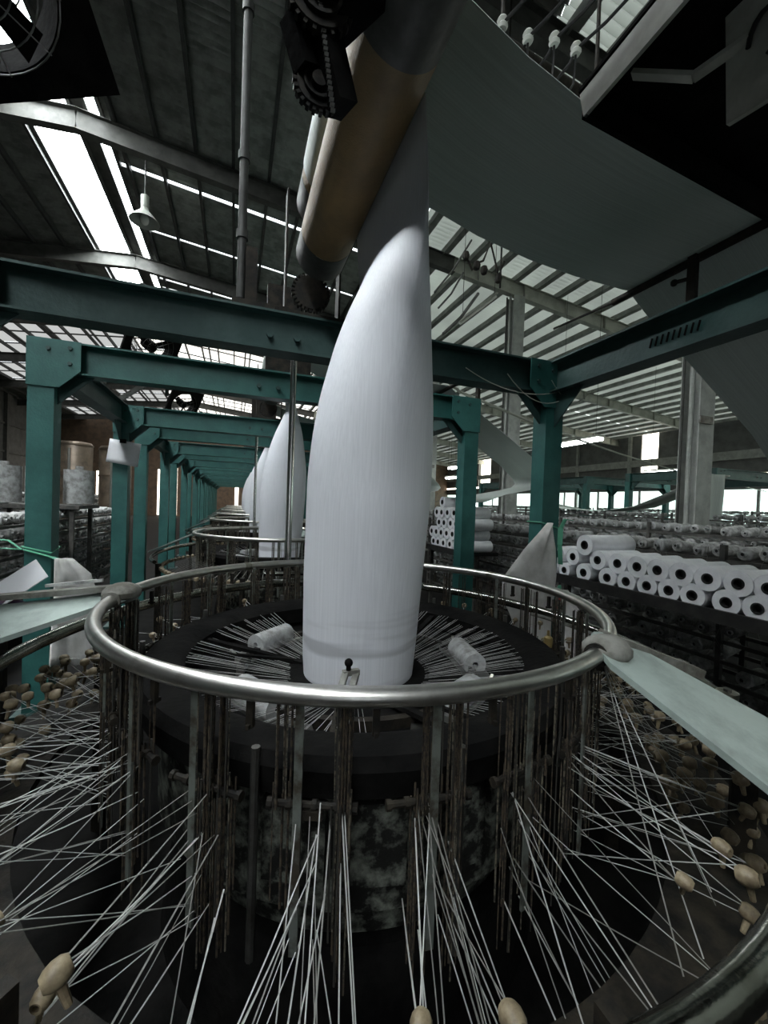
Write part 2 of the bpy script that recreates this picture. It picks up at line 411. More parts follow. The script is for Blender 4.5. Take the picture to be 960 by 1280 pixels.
for a, b, z0, z1 in slots:
    f = MB().box(((a+b)/2, YF-.07, z1+.04), (b-a+.1, .06, .08)).build('window_%d' % wn, M_rafter, kind='structure'); wn += 1
    MB().box(((a+b)/2, YF-.075, (z0+z1)/2), (b-a, .02, z1-z0)).build('pane', M_win, f)
# front wall behind the camera: narrow doorway to the yard
wf_ = MB()
for xa, xb in ((XL, -4.4), (-3.2, XR_)): wf_.box(((xa+xb)/2, YB, 4.8), (xb-xa, .12, 9.6))
wf_.box((-3.8, YB, 6.4), (1.2, .12, 6.0))
wf_.build('wall_front', M_wall, kind='structure')

# interior steel columns
for i, yy in enumerate((-.3, 4.68, 9.62, 14.6, 19.6, 24.6)):
    xx = 7.2; zt = roof_z(xx)-.56
    mb = MB(); mb.box((xx, yy-.15, zt/2), (.36, .02, zt)); mb.box((xx, yy+.15, zt/2), (.36, .02, zt)); mb.box((xx, yy, zt/2), (.016, .28, zt))
    c = mb.build('column', M_column, kind='structure')
    MB().cyl((xx-.22, yy-.05, .1), (xx-.22, yy-.05, zt), .035, n=10).build('downpipe', M_column, c)
    MB().cyl((xx-.24, yy+.08, .1), (xx-.24, yy+.08, zt), .02, n=8).build('conduit', M_rafter, c)
    MB().box((xx-.06, yy-.18, 3.3), (.3, .03, .12)).build('cleat', M_steel, c)

# ------------------------------------------------------------------ circular loom
LX, LY = .553, 1.788
ZH = EYE - .414       # top hoop
ZO = EYE - .69       # outer ring
def P(R, a, z): return (R*math.cos(R_(a)), R*math.sin(R_(a)), z)
NB = 22; STEP = 360/NB; A0 = -96.5

def flat_arm(name, parent, pin_a, pin_b, far_a, far_b, t=.018):
    """plate from hoop to outer ring: rounded clamp at the hoop end"""
    n = []
    pa, pb, fa, fb = map(Vector, (pin_a, pin_b, far_a, far_b))
    top = []
    for i in range(9):
        u = i/8; w = math.sin(PI*u)
        mid = (pa+pb)/2; q = pa.lerp(pb, u) - ((fa+fb)/2-mid).normalized()*.07*w
        top.append(q)
    poly = [fa] + top + [fb]
    return MB().prism(poly, (0, 0, -t)).build(name, M_plate, parent, sharp=.5)

def make_loom(main):
    if main:
        L = thing('circular_loom', (LX, LY, 0), 'large circular loom in front with chromed hoop and white tape yarns fanning out below', 'loom', 'circular looms in a row')
    else:
        L = thing('circular_loom', (LX, LY+3.6, 0), 'circular loom directly behind the front loom, chromed hoop around its white cloth', 'loom', 'circular looms in a row')
    hoop = MB().ring(1.0, .0225, ZH, 120 if main else 72, 16 if main else 8).build('top_hoop', M_chrome, L, sharp=3)
    MB().tube([P(1.432-.02*max(0, math.sin(R_(a))), a, ZO+.065*max(0, math.sin(R_(a)))) for a in range(-101, 203, 3)], .029 if main else .022, 14 if main else 8).build('outer_ring', M_ring, L, sharp=1)
    # pipe joints on the hoop
    for a in (20, 62, 118, 172, 299):
        d = Vector((-math.sin(R_(a)), math.cos(R_(a)), 0))
        c = Vector(P(1.0, a, ZH)); MB().cyl(c-d*.02, c+d*.02, .0245, n=16).build('hoop_joint', M_nut, hoop)
    # core drum, platform, reed ring, forming ring
    MB().lathe([(0, .02), (1.02, .02), (1.02, .14), (.78, .16), (.74, .5), (0, .5)], 48).build('base', M_black, L)
    MB().lathe([(.70, .5), (.72, .62), (.80, .66), (.80, .98), (.76, 1.0)], 64).build('cam_drum', M_drum, L)
    MB().lathe([(0, .985), (.79, .985), (.79, 1.0), (.29, .99), (0, .99)], 64).build('inner_deck', M_black, L)
    MB().lathe([(.72, 1.02), (.875, 1.02), (.89, 1.095), (.87, 1.125), (.77, 1.125), (.72, 1.10)], 96, closed=True).build('reed_ring', M_black, L, sharp=.5)
    MB().lathe([(.50, .99), (.53, .99), (.53, 1.03), (.50, 1.03)], 72, closed=True).build('shuttle_track', M_grease, L)
    MB().lathe([(.243, .93), (.29, .93), (.275, .97), (.25, .985), (.243, .985)], 48, closed=True).build('forming_ring', M_grease, L)
    MB().lathe([(0, .93), (.243, .93), (.243, .935), (0, .935)], 32).build('forming_plate', M_black, L)
    # heald stations
    for k in range(NB):
        a = A0 + STEP*k; t = Vector((-math.sin(R_(a)), math.cos(R_(a)), 0)); rr = Vector(P(1, a, 0))
        c = Vector(P(.95, a, EYE-.685+random.uniform(-.012, .012)))
        if main:
            mb = MB(); h = .098
            mb.cyl(c-t*h, c+t*h, .0085, n=8)
            for s in (-1, -.55, .05, .6, 1): mb.cyl(c+t*(h*s)-t*.006, c+t*(h*s)+t*.006, .0125, n=8)
            mb.box(c+rr*.004+Vector((0, 0, -.016)), (.02, .05, .02), R_(a))
            mb.build('heald_bar', M_grease, L)
        q = Vector(P(.972, a+random.uniform(-2, 2), 0))
        mb = MB(); mb.box(q+Vector((0, 0, (.72+ZH)/2)), (.006, .019, ZH-.74), R_(a))
        mb.build('upright_bar', M_flat, L)
        if main and k % 2 == 0:
            q = Vector(P(.905, a+6.5, 0))
            MB().cyl(q+Vector((0, 0, .62)), q+Vector((0, 0, EYE-.60)), .011, n=8).build('guide_post', M_steel, L)
        if main:
            q = Vector(P(.985, a+8.2, 0)); mb = MB()
            mb.box(q+Vector((0, 0, 1.275)), (.012, .016, .06), R_(a+8.2)); mb.box(q+Vector((0, 0, 1.25)), (.03, .008, .01), R_(a+8.2))
            mb.build('cord_clamp', M_grease, L)
    # heald cords
    near = []; far = MB()
    for k in range(NB):
        a = A0 + STEP*k
        cl = [random.uniform(-6, 6) for _ in range(3)]
        for j in range(40):
            aa = a + random.choice(cl) + random.uniform(-1.3, 1.3)
            R = random.choice((.938, .95, .962, .975)) + random.uniform(-.004, .004)
            z1 = ZH-.02 if j % 2 else EYE-.66+random.uniform(-.02, .03); z0 = (EYE-.69) if j % 2 else random.uniform(.62, .86)
            r = random.uniform(.0016, .0028)
            rel = (aa+96.5+540) % 360-180
            if main and abs(rel) < 108 and j < 20 and len(near) < 290: near.append((R, aa, z0, z1, r))
            else: far.cyl(P(R, aa, z0), P(R, aa, z1), r*1.1, n=4, caps=False)
    for R, aa, z0, z1, r in near:
        MB().cyl(P(R, aa, z0), P(R, aa+random.uniform(-.2, .2), z1), r, n=5).build('heald_cord', random.choice((M_cord, M_cord, M_cord2, M_cord3)), L)
    far.build('heald_cords', M_cord2 if main else M_cord, L, kind='stuff')
    # warp tapes from reed to the forming ring
    mb = MB(); n = 300 if main else 120
    for i in range(n):
        a = 360*i/n + random.uniform(-.5, .5)
        if random.random() < .2 or math.sin(a*.11)+math.sin(a*.037+1) < -.7: continue
        lift = random.choice((.0, .055)) + random.uniform(-.01, .01)
        p0 = Vector(P(.72, a, 1.075+lift*.5)); p1 = Vector(P(.252, a+random.uniform(-1.5, 1.5), .975)); pm = p0.lerp(p1, .4)
        mb.bar(p0, p1, .0016 if main else .003, .0006)
    mb.build('warp_sheet', M_warp, L, kind='stuff')
    # shuttles
    sh_m = None
    for a, big in ((133, 1), (-10, 1), (-150, 1), (-60, 0)):
        c = Vector(P(.52, a, 1.0)); t = Vector((-math.sin(R_(a)), math.cos(R_(a)), 0)); rr = Vector(P(1, a, 0))
        mb = MB(); poly = []
        for s in (-.27, -.2, -.08, .08, .2, .27):
            poly.append(c + t*s - rr*(.35*s*s) + rr*(.0 if abs(s) > .25 else .06) - Vector((0, 0, .02)))
        for s in (.2, .08, -.08, -.2):
            poly.append(c + t*s - rr*(.35*s*s) - rr*.055 - Vector((0, 0, .02)))
        mb.prism(poly, (0, 0, .028))
        s_ = mb.build('shuttle', M_steel, L)
        mb = MB(); mb.pipe(c-t*.115+Vector((0, 0, .035)), c+t*.115+Vector((0, 0, .035)), .052, .014, 20)
        mb.build('weft_bobbin', M_bob3, s_)
        if main:
            e = c+t*.2+rr*.02
            MB().bar(e, e+t*.05+Vector((0, 0, .05)), .012, .008).build('feeler', M_nut, s_)
    for a in (30, 150, 270):
        MB().bar(P(.27, a, .99), P(.82, a+6, 1.1), .028, .016).build('shuttle_arm', M_black, L)
        MB().bar(P(.30, a+9, 1.02), P(.78, a+16, 1.08), .016, .012).build('shuttle_arm', M_black, L)
    # plates that carry the hoop on the outer ring
    if main:
        O = Vector((LX, LY, 0))
        W = lambda x, y, z: Vector((x, y, z+EYE))-O
        pl = flat_arm('carrier_plate', L, W(-.46, 1.83, -.418), W(-.42, 1.99, -.400), W(-1.22, 1.70, -.66), W(-1.25, 2.10, -.50))
        pr = flat_arm('carrier_plate', L, W(1.15, .955, -.39), W(.985, .835, -.415), W(1.46, .66, -.585), W(1.10, .465, -.60))
        pr2 = flat_arm('carrier_plate', L, P(.95, 52, ZH+.02), P(.95, 60, ZH+.02), P(1.45, 52, ZO+.03), P(1.45, 60, ZO+.03))
        mb = MB(); mb.bar(W(-.43, 1.98, -.385), W(-.95, 2.06, -.43), .05, .022); mb.ball(W(-.425, 1.94, -.400), .066, 14, (1.1, 1.3, .62)); mb.build('dusty_clamp', M_dustplate, pl)
        MB().bar(W(-.50, 1.97, -.352), W(-.70, 1.99, -.372), .012, .012).build('clamp_rod', M_bob1, pl)
        mb = MB(); mb.ball(W(1.05, .905, -.408), .062, 14, (1.15, 1.1, .7)); mb.bar(W(1.09, .955, -.385), W(1.40, .87, -.50), .055, .03); mb.build('dusty_clamp', M_dustplate, pr)
        mb = MB(); c = Vector(P(1.0, 296.5, ZH)); d = Vector(P(1, 26.5, 0)); mb.cyl(c-d*.012, c+d*.02, .034, n=18); mb.build('clamp_collar', M_grease, pr)
        mb = MB(); c = Vector(P(1.0, 174.5, ZH)); d = Vector(P(1, 84.5, 0)); mb.cyl(c-d*.03, c+d*.03, .034, n=18); mb.build('clamp_collar', M_dustplate, pl)
        for q in ((1.846, 1.222), (1.717, .962), (1.6, .75)):
            d = Vector((q[0]-LX, q[1]-LY, 0)).normalized(); c = Vector((q[0]-LX, q[1]-LY, ZO+.026))
            nut = MB().cyl(c, c+Vector((0, 0, .022)), .034, n=24).build('round_nut', M_nut, L)
            MB().cyl(c+Vector((0, 0, .022)), c+Vector((0, 0, .032)), .014, n=6).build('nut_bolt', M_steel, nut)
        # rail segment below the nuts
        MB().tube([P(1.33, a, ZO+.012) for a in range(-52, 20, 4)], .012, 8).build('rail_strip', M_dustplate, L)
        # oil cup inside the hoop, far right
        c = Vector((1.44-LX, 1.57-LY, 1.06))
        oc = MB().lathe([(0, 0), (.055, 0), (.06, .012), (.02, .018), (.018, .03)], 20, c).build('drip_dish', M_grease, L)
        MB().lathe([(0, .03), (.019, .03), (.021, .05), (.02, .075), (.008, .085), (.006, .11), (0, .11)], 14, c).build('oil_cup', M_brass, oc)
        # forked stop with a round knob in front of the cloth
        B = Vector((.385-LX, 1.40-LY, EYE-.605))
        fk = MB()
        fk.bar(B+Vector((-.055, -.10, -.06)), B+Vector((.002, .0, .0)), .022, .018); fk.bar(B+Vector((-.02, -.11, -.06)), B+Vector((.044, .005, -.004)), .022, .018)
        fk.bar(B+Vector((-.008, .0, .0)), B+Vector((.052, .002, .0)), .022, .018)
        f_ = fk.build('forked_stop', M_dustplate, L)
        mb = MB(); mb.cyl(B+Vector((.012, 0, 0)), B+Vector((.012, 0, .028)), .009, n=10); mb.ball(B+Vector((.012, 0, .036)), .0155, 12); mb.build('knob', M_black, f_)
        MB().bar(B+Vector((-.04, -.10, -.06)), Vector(P(.86, -112, 1.05)), .03, .02).build('stop_arm', M_grease, f_)
        # mottled front panels on the drum
        for a in (-118, -103, -88, -73):
            MB().box(P(.815, a, .86), (.02, .17, .22), R_(a)).build('drum_panel', M_drum, L)
    else:
        for a in (170, 299, 56):
            d = R_(a)
            flat_arm('carrier_plate', L, P(.97, a-6, ZH+.01), P(.97, a+6, ZH+.01), P(1.5, a-7, ZO+.04), P(1.5, a+7, ZO+.04))
    # yarn guides and outer yarns
    if main:
        g = MB(); g.lathe([(.007, -.02), (.013, -.021), (.019, -.012), (.0205, 0), (.018, .012), (.012, .02), (.007, .019)], 14, axis='X', closed=True); g.cyl((.0, 0, -.017), (.0, 0, -.052), .008, .006, n=8)
        g1 = g.build('yarn_guide', M_guide, L); gm = g1.data; first = True
        tiers = [(1.27, EYE-.80), (1.33, EYE-.74), (1.36, EYE-.90)]
        gl = []
        for i in range(132):
            a = -96.5 + 360*i/132 + random.uniform(-.8, .8); R, z = tiers[i % 3]
            R += random.uniform(-.03, .03); z += random.uniform(-.03, .03)
            if -122 < (a+540) % 360-180 < -76 and i % 5: z -= .38
            gl.append((a, R, z))
        base_n = len(gl)
        for i in range(46): gl.append((random.uniform(148, 200), random.uniform(1.16, 1.40), EYE-.74-random.uniform(0, .16)))
        for i in range(56): gl.append((random.uniform(-58, 2), random.uniform(1.14, 1.40), EYE-.76-random.uniform(0, .18)))
        for a, R, z in gl:
            o = g1 if first else link('yarn_guide', gm, L)
            first = False
            o.location = P(R, a, z); o.rotation_euler = (random.uniform(-.4, .4), random.uniform(-.3, .3), R_(a)+random.uniform(-.5, .5))
            o.scale = [random.uniform(.78, .98)]*3
        ym = MB(); cnt = 0
        def yarn(p0, p1, wd, single):
            nonlocal cnt
            p0, p1 = Vector(p0), Vector(p1)
            if single and cnt < 296:
                mb = MB(); s = random.uniform(0, .006); q = p0.lerp(p1, .5)-Vector((0, 0, s))
                mb.bar(p0, q, wd, .0009); mb.bar(q, p1, wd, .0009)
                mb.build('warp_yarn', M_yarn if random.random() < .7 else M_yarn_dim, L); cnt += 1
            else: ym.bar(p0, p1, wd, .0009)
        for i, (a, R, z) in enumerate(gl[:base_n]):
            rel = (a+96.5+540) % 360-180
            k = round((a-A0)/STEP); ac = A0+STEP*k
            for j in range(3 if abs(rel) < 110 else 2):
                tgt = ac + (a-ac)*.35 + random.uniform(-2.5, 2.5)
                zz = EYE - random.choice((.70, .74, .80, .90, .98)) + random.uniform(-.02, .02)
                yarn(P(.955, tgt, zz), P(R-.012, a+random.uniform(-.4, .4), z+random.uniform(-.012, .012)), random.uniform(.0018, .0034), abs(rel) < 112)
        for j in range(7):
            a = 299
            yarn(P(1.0, a+1, ZH-.03), P(1.30+random.uniform(-.03, .03), a-14+j*4.2, EYE-.85-random.uniform(0, .12)), .003, True)
        if ym.v: ym.build('warp_yarns', M_yarn, L, kind='stuff')
        # inner support legs and creel floor under the guides
        for a in range(-170, 190, 40):
            MB().box(P(1.36, a, .5), (.06, .03, 1.0), R_(a)).build('ring_leg', M_grease, L)
        MB().lathe([(1.18, .72), (1.46, .72), (1.46, .75), (1.18, .75)], 72, closed=True).build('guide_shelf', M_grease, L)
    else:
        mb = MB()
        for i in range(110):
            a = 360*i/110; mb.bar(P(.955, a, EYE-.72), P(1.33, a+2, EYE-.82), .004, .001)
        mb.build('warp_yarns', M_yarn_dim, L, kind='stuff')
        mb = MB()
        for i in range(90):
            a = 4*i; mb.ball(P(1.33, a, EYE-.80), .028, 6)
        mb.build('yarn_guides', M_guide, L, kind='stuff')
        for a in range(-170, 190, 60):
            MB().box(P(1.36, a, .5), (.06, .03, 1.0), R_(a)).build('ring_leg', M_grease, L)
    return L

make_loom(True)
loom2 = make_loom(False)
PITCH = 3.6
for k in range(2, 8):
    copy_tree(loom2, loc=(LX, LY+PITCH*k, 0), label='circular loom with chromed hoop, %s in the row counted from the front' % ORD[k])

# ------------------------------------------------------------------ gantry frames
GXL, GXR = -1.428, 2.413
GT, GB = EYE+1.189, EYE+.942
def make_gantry(loc, label, group):
    G = thing('gantry_frame', loc, label, 'frame', group)
    y0, y1 = .375-LY, 2.739-LY; xl, xr = GXL-LX, GXR-LX
    zc = (GT+GB)/2; h = GT-GB
    for xx in (xl, xr):
        for yy in (y0, y1):
            p = MB(); p.box((xx, yy, GB/2), (.17, .15, GB)); po = p.build('post', M_green, G)
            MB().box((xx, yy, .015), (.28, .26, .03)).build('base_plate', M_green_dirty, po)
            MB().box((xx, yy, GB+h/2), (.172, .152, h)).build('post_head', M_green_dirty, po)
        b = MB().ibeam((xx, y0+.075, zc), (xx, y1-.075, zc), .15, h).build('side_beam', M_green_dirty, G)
        for yy, s in ((y0, 1), (y1, -1)):
            MB().prism([(xx-.007, yy+s*.075, GB), (xx-.007, yy+s*.36, GB), (xx-.007, yy+s*.075, GB-.27)], (.014, 0, 0)).build('knee_plate', M_green_dirty, G)
    for yy in (y0, y1):
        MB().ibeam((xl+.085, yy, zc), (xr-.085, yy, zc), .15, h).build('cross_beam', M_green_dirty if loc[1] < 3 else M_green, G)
        for xx, s in ((xl, 1), (xr, -1)):
            g = MB().prism([(xx-s*.09, yy-.079, GT+.0), (xx+s*.26, yy-.079, GT+.0), (xx+s*.26, yy-.079, GB+.02), (xx+s*.12, yy-.079, GB-.12), (xx-s*.09, yy-.079, GB-.12)], (0, -.012, 0)).build('gusset_plate', M_green, G)
            for bx, bz in ((.05, .17), (.19, .19), (.19, .07)):
                MB().cyl((xx+s*bx, yy-.091, GB+bz), (xx+s*bx, yy-.105, GB+bz), .016, n=6).build('bolt', M_green_dirty, g)
            MB().prism([(xx+s*.085, yy-.007, GB), (xx+s*.33, yy-.007, GB), (xx+s*.085, yy-.007, GB-.24)], (0, .014, 0)).build('knee_plate', M_green_dirty, G)
        for bx in (.18, .35): MB().cyl((bx-LX, yy-.02, zc-.02), (bx-LX, yy-.04, zc-.02), .02, n=6).build('bolt', M_green_dirty, G)
    return G
g1 = make_gantry((LX, LY, 0), 'dark green steel gantry frame standing around the front loom', 'green gantry frames over the looms')
mb = MB()
for i in range(9):
    y = 1.86-i*.035; mb.bar((GXR-LX-.012, y-LY, EYE+1.03), (GXR-LX-.012, y-LY-.012, EYE+1.085), .006, .01, (1, 0, 0))
mb.build('vent_slots', M_black, g1)
g2 = make_gantry((LX, LY+PITCH, 0), 'green steel gantry frame over the second loom, paper taped to its rear left post', 'green gantry frames over the looms')
for k in range(2, 10):
    copy_tree(g2, loc=(LX, LY+PITCH*k, 0), label='green gantry frame in the aisle row, %s counted from the front' % ORD[k])
for k in range(3):
    copy_tree(g2, loc=(13.2, 8.2+PITCH*k*1.1, 0), label='green gantry frame in the far row by the right wall, %s from the front' % ORD[k])

# ------------------------------------------------------------------ take-up rollers above each loom
RA = (.46-LX, EYE+1.53); RB = (.455-LX, EYE+1.83); RR = .148
def make_rollers(main, loc, label):
    T = thing('takeup_roller', loc, label, 'roller', 'take-up roller pairs above the looms')
    y0, y1 = .50-LY, 2.62-LY
    for (cx, cz) in (RA, RB):
        r = MB().cyl((cx, 1.25-LY, cz), (cx, 2.36-LY, cz), RR, n=56).build('roller', M_tan, T)
        MB().cyl((cx, y0, cz), (cx, 1.25-LY, cz), RR*1.008, n=56).build('roller_end_and_shade', M_end_and_shade, r)  # near stretch of the roller lies in shade, put in as dark colour
        mb = MB(); mb.lathe([(RR*1.008, 0), (RR*1.008, .22), (RR*.86, .26), (.03, .26)], 48, (cx, 2.36-LY, cz), axis='Y'); mb.build('roller_end_and_shade', M_end_and_shade, r)
        MB().cyl((cx, 2.62-LY, cz), (cx, 2.70-LY, cz), .03, n=16).build('shaft', M_insul, r)
    # gear with bristling teeth at the far end and its bracket on the cross beam
    mb = MB(); c = Vector((.43-LX, 2.70-LY, EYE+1.36)); n = 28
    mb.cyl(c, c+Vector((0, .05, 0)), .105, n=40)
    for i in range(n):
        a = 2*PI*i/n; d = Vector((math.cos(a), 0, math.sin(a))); mb.bar(c+Vector((0, .025, 0))+d*.10, c+Vector((0, .025, 0))+d*.125, .014, .045, (0, 1, 0))
    mb.build('gear', M_grease, T)
    for xx in (.27, .62):
        MB().box((xx-LX, 2.76-LY, GT+.40), (.012, .10, .80)).build('bearing_bracket', M_grease, T)
    MB().box((.45-LX, 2.74-LY, GT+.012), (.50, .13, .024)).build('bracket_foot', M_grease, T)
    MB().box((.445-LX, .42-LY, GT+.4), (.42, .06, .85)).build('bearing_bracket', M_grease, T)
    # drive chain and sprockets hanging at the near part
    if main:
        for (dx, y, z, r) in ((.185, 1.16, 1.40, .085), (.20, 1.24, 1.235, .062)):
            mb = MB(); c = Vector((dx-LX, y-LY, EYE+z)); mb.cyl(c, c+Vector((0, .03, 0)), r, n=28); mb.pipe(c-Vector((0, .012, 0)), c, r*.72, r*.6, 24); mb.cyl(c-Vector((0, .02, 0)), c, r*.35, n=16)
            for i in range(22):
                a = 2*PI*i/22; d = Vector((math.cos(a), 0, math.sin(a))); mb.bar(c+d*r*.97+Vector((0, .015, 0)), c+d*(r+.012)+Vector((0, .015, 0)), .010, .02, (0, 1, 0))
            mb.build('sprocket', M_grease, T)
        MB().bar((.17-LX, 1.20-LY, EYE+1.44), (.268-LX, 1.24-LY, EYE+1.185), .085, .07).build('chain_arm', M_black, T)
        MB().bar((.125-LX, 1.22-LY, EYE+1.37), (.17-LX, 1.24-LY, EYE+1.26), .06, .07).build('chain_arm', M_black, T)
        MB().bar((.20-LX, 1.24-LY, EYE+1.38), (.36-LX, 1.10-LY, EYE+1.48), .08, .10).build('chain_arm', M_black, T)
        MB().bar((.21-LX, 1.24-LY, EYE+1.42), (.22-LX, .44-LY, EYE+1.45), .05, .06).build('chain_arm', M_black, T)
        ch = MB()
        for i in range(22):
            u = i/21; ch.box(Vector((.178-LX+.06*u, 1.155-LY+.05*u, EYE+1.40-.26*u)), (.012, .011, .009), M=Matrix.Rotation(.4, 3, 'X'))
        ch.build('drive_chain', M_steel, T, kind='stuff')
    return T
make_rollers(True, (LX, LY, 0), 'long tan and dark pair of take-up rollers above the front loom')
t2 = make_rollers(False, (LX, LY+PITCH, 0), 'take-up roller pair above the second loom')
for k in range(2, 6):
    copy_tree(t2, loc=(LX, LY+PITCH*k, 0), label='take-up roller pair above the %s loom of the row' % ORD[k])

# ------------------------------------------------------------------ woven cloth: tube, overhead sheet, descending sheet
HW = .447
YT = .05        # the flattened cloth sits a little farther back than the ring centre
def make_cloth(loc, label, front=False):
    K = thing('woven_cloth', loc, label, 'cloth', 'woven cloth rising from the looms')
    mb = MB(); n = 160; ZB0, ZT0 = .96, EYE+1.50; rows = 46; per = 2*PI*.24
    vs = []
    prof = [(-.79, .243, .553), (-.70, .255, .555), (-.33, .272, .565), (.11, .283, .584), (.30, .275, .595), (.477, .256, .606), (.737, .205, .624), (.90, .160, .637), (1.036, .105, .643), (1.15, .058, .642), (1.25, .025, .636), (1.36, .008, .624), (1.50, .0035, .612)]
    def ev(z, c):
        for p, q in zip(prof, prof[1:]):
            if p[0] <= z <= q[0] or q is prof[-1]:
                t = (z-p[0])/(q[0]-p[0]); return p[c]+(q[c]-p[c])*t
    for i in range(rows+1):
        u = i/rows; z = ZB0+(ZT0-ZB0)*u; zr_ = z-EYE
        e = .05
        b = (ev(max(zr_-e, -.79), 1)+ev(zr_, 1)*2+ev(min(zr_+e, 1.5), 1))/4; xc = (ev(max(zr_-e, -.79), 2)+ev(zr_, 2)*2+ev(min(zr_+e, 1.5), 2))/4 - LX
        per = 2*PI*(.245 + (.285-.245)*min(1, u*3))
        lo, hi = .1, .5
        for _ in range(30):
            a = (lo+hi)/2; h = ((a-b)/(a+b))**2
            if PI*(a+b)*(1+3*h/(10+math.sqrt(4-3*h))) < per: lo = a
            else: hi = a
        pin = max(0, (u-.35)/.65)
        for k in range(n):
            t = 2*PI*k/n; cx, sy = math.cos(t), math.sin(t)
            x = b*cx*(abs(cx)**(.5*pin)) + .004*math.sin(4*t+2*z)*math.sin(PI*u)
            cr = 1 + .022*math.exp(-((t-(2.35-.55*u))/.045)**2)*min(1, u*3)*(1-.6*u)
            vs.append((xc+x*cr, a*sy*cr + YT*min(1, u*1.3), z))
    fs = [(i*n+k, i*n+(k+1) % n, (i+1)*n+(k+1) % n, (i+1)*n+k) for i in range(rows) for k in range(n)]
    mb.add(vs, fs); mb.build('cloth_tube', M_cloth, K, sharp=3)
    # path of the flattened cloth in x-z
    path = [(.612-LX, EYE+1.50)]
    r = RR+.004
    for d in range(0, 91, 10): path.append((RA[0]+r*math.cos(R_(d)), RA[1]+r*math.sin(R_(d))))
    for d in range(-80, -271, -10): path.append((RB[0]+r*math.cos(R_(d)), RB[1]+r*math.sin(R_(d))))
    for x, z in ((.6, 1.965), (.8, 1.90), (1.05, 1.80), (1.4, 1.715), (1.8, 1.665), (2.2, 1.645), (2.66, 1.648)): path.append((x-LX, EYE+z))
    def strip_mesh(path, nm, m, sag):
        mb = MB(); vs = []; ny = 16
        for i, (x, z) in enumerate(path):
            for j in range(ny+1):
                v = -1+2*j/ny
                dz = sag*math.sin(3*v+i*.9)*.004 if i > 3 else 0
                vs.append((x, v*HW+YT, z+dz)); 
        for i, (x, z) in enumerate(path):
            for j in range(ny+1):
                v = -1+2*j/ny; dz = sag*math.sin(3*v+i*.9)*.004 if i > 3 else 0
                a = path[max(i-1, 0)]; b = path[min(i+1, len(path)-1)]; L = math.hypot(b[0]-a[0], b[1]-a[1]); nx_, nz_ = (b[1]-a[1])/L, -(b[0]-a[0])/L
                vs.append((x-nx_*.003, v*HW+YT, z+dz-nz_*.003))
        N = len(path); W = ny+1; o = N*W; fs = []
        for i in range(N-1):
            for j in range(ny):
                q = i*W+j; fs.append((q, q+1, q+W+1, q+W)); fs.append((o+q, o+q+W, o+q+W+1, o+q+1))
            fs.append((i*W, i*W+W, o+i*W+W, o+i*W)); q = i*W+ny; fs.append((q, o+q, o+q+W, q+W))
        mb.add(vs, fs); return mb.build(nm, m, K, sharp=1.5)
    nlen = 31
    strip_mesh(path, 'overhead_sheet', M_sheet, 1)
    p2 = [(x-LX, EYE+z) for x, z in ((2.66, 1.648), (2.70, 1.645), (2.735, 1.625), (2.80, 1.575), (3.0, 1.44), (3.34, 1.24), (3.8, .97), (4.23, .72), (4.48, .52), (4.53, .44), (4.46, .37), (4.2, .30), (3.7, .20), (3.35, .08))]
    if front: p2 = p2[:9]
    strip_mesh(p2, 'descending_sheet', M_sheet, 2)
    return K
make_cloth((LX, LY, 0), 'white woven plastic cloth tube rising from the front loom to the rollers', True)
c2 = make_cloth((LX, LY+PITCH, 0), 'white cloth tube rising from the second loom, behind the bright rod')
for k in range(2, 6):
    copy_tree(c2, loc=(LX, LY+PITCH*k, 0), label='white cloth tube above the %s loom of the row' % ORD[k])

# turning bars that carry the overhead cloth
def make_bar(loc, label):
    B = thing('turning_bar', loc, label, 'bar', 'turning bars under the overhead cloth')
    MB().cyl((2.70-LX, -1.35, EYE+1.617), (2.70-LX, .62, EYE+1.617), .026, n=16).build('bar_tube', M_grease, B)
    for yy in (-.02, -1.25):
        p = MB(); p.box((2.62-LX, yy, (GT+EYE+1.62)/2-.02), (.035, .05, EYE+1.62-GT)); p.box((2.52-LX, yy, GT+.012), (.26, .08, .02)); po = p.build('bar_stand', M_grease, B)
        mb = MB(); mb.cyl((2.62-LX, yy+.02, EYE+1.47), (2.62-LX, yy+.11, EYE+1.49), .012, n=10); mb.ball((2.62-LX, yy+.115, EYE+1.49), .022, 10); mb.build('wing_knob', M_grease, po)
    MB().cyl((2.70-LX, .62, EYE+1.617), (2.70-LX, 1.25, EYE+1.66), .010, n=8).build('bar_tail', M_grease, B)
    return B
make_bar((LX, LY, 0), 'black turning bar under the near overhead cloth at the upper right')
b2 = make_bar((LX, LY+PITCH, 0), 'black turning bar under the overhead cloth of the second loom')
copy_tree(b2, loc=(LX, LY+PITCH*2, 0), label='black turning bar under the overhead cloth of the third loom')

# ------------------------------------------------------------------ bright rods, hanging pipe
def rod(x, y, z0, z1, r, label):
    o = thing('steel_rod', (x, y, 0), label, 'rod', 'bright upright rods')
    MB().cyl((0, 0, z0), (0, 0, z1), r, n=20).build('rod_tube', M_rod, o)
    MB().cyl((0, 0, 0), (0, 0, z0+.3), r*1.25, n=16).build('rod_socket', M_steel, o)
rod(.395, 3.2, .55, EYE+1.15, .024, 'bright polished upright rod just left of the front white cloth')
rod(.30, 6.85, .55, EYE+1.15, .02, 'thin bright upright rod at the left edge of the second cloth tube')
o = thing('hanging_pipe', (0.0, 2.75, 0), 'long thin pipe hanging from the roof onto the front gantry', 'pipe')
MB().cyl((0, 0, EYE+1.25), (0, 0, roof_z(0)-.1), .027, n=14).build('pipe_tube', M_purlin, o)
for z in (1.62, 2.1, 3.0): MB().cyl((0, 0, EYE+z), (0, 0, EYE+z+.05), .036, n=14).build('pipe_coupling', M_purlin, o)
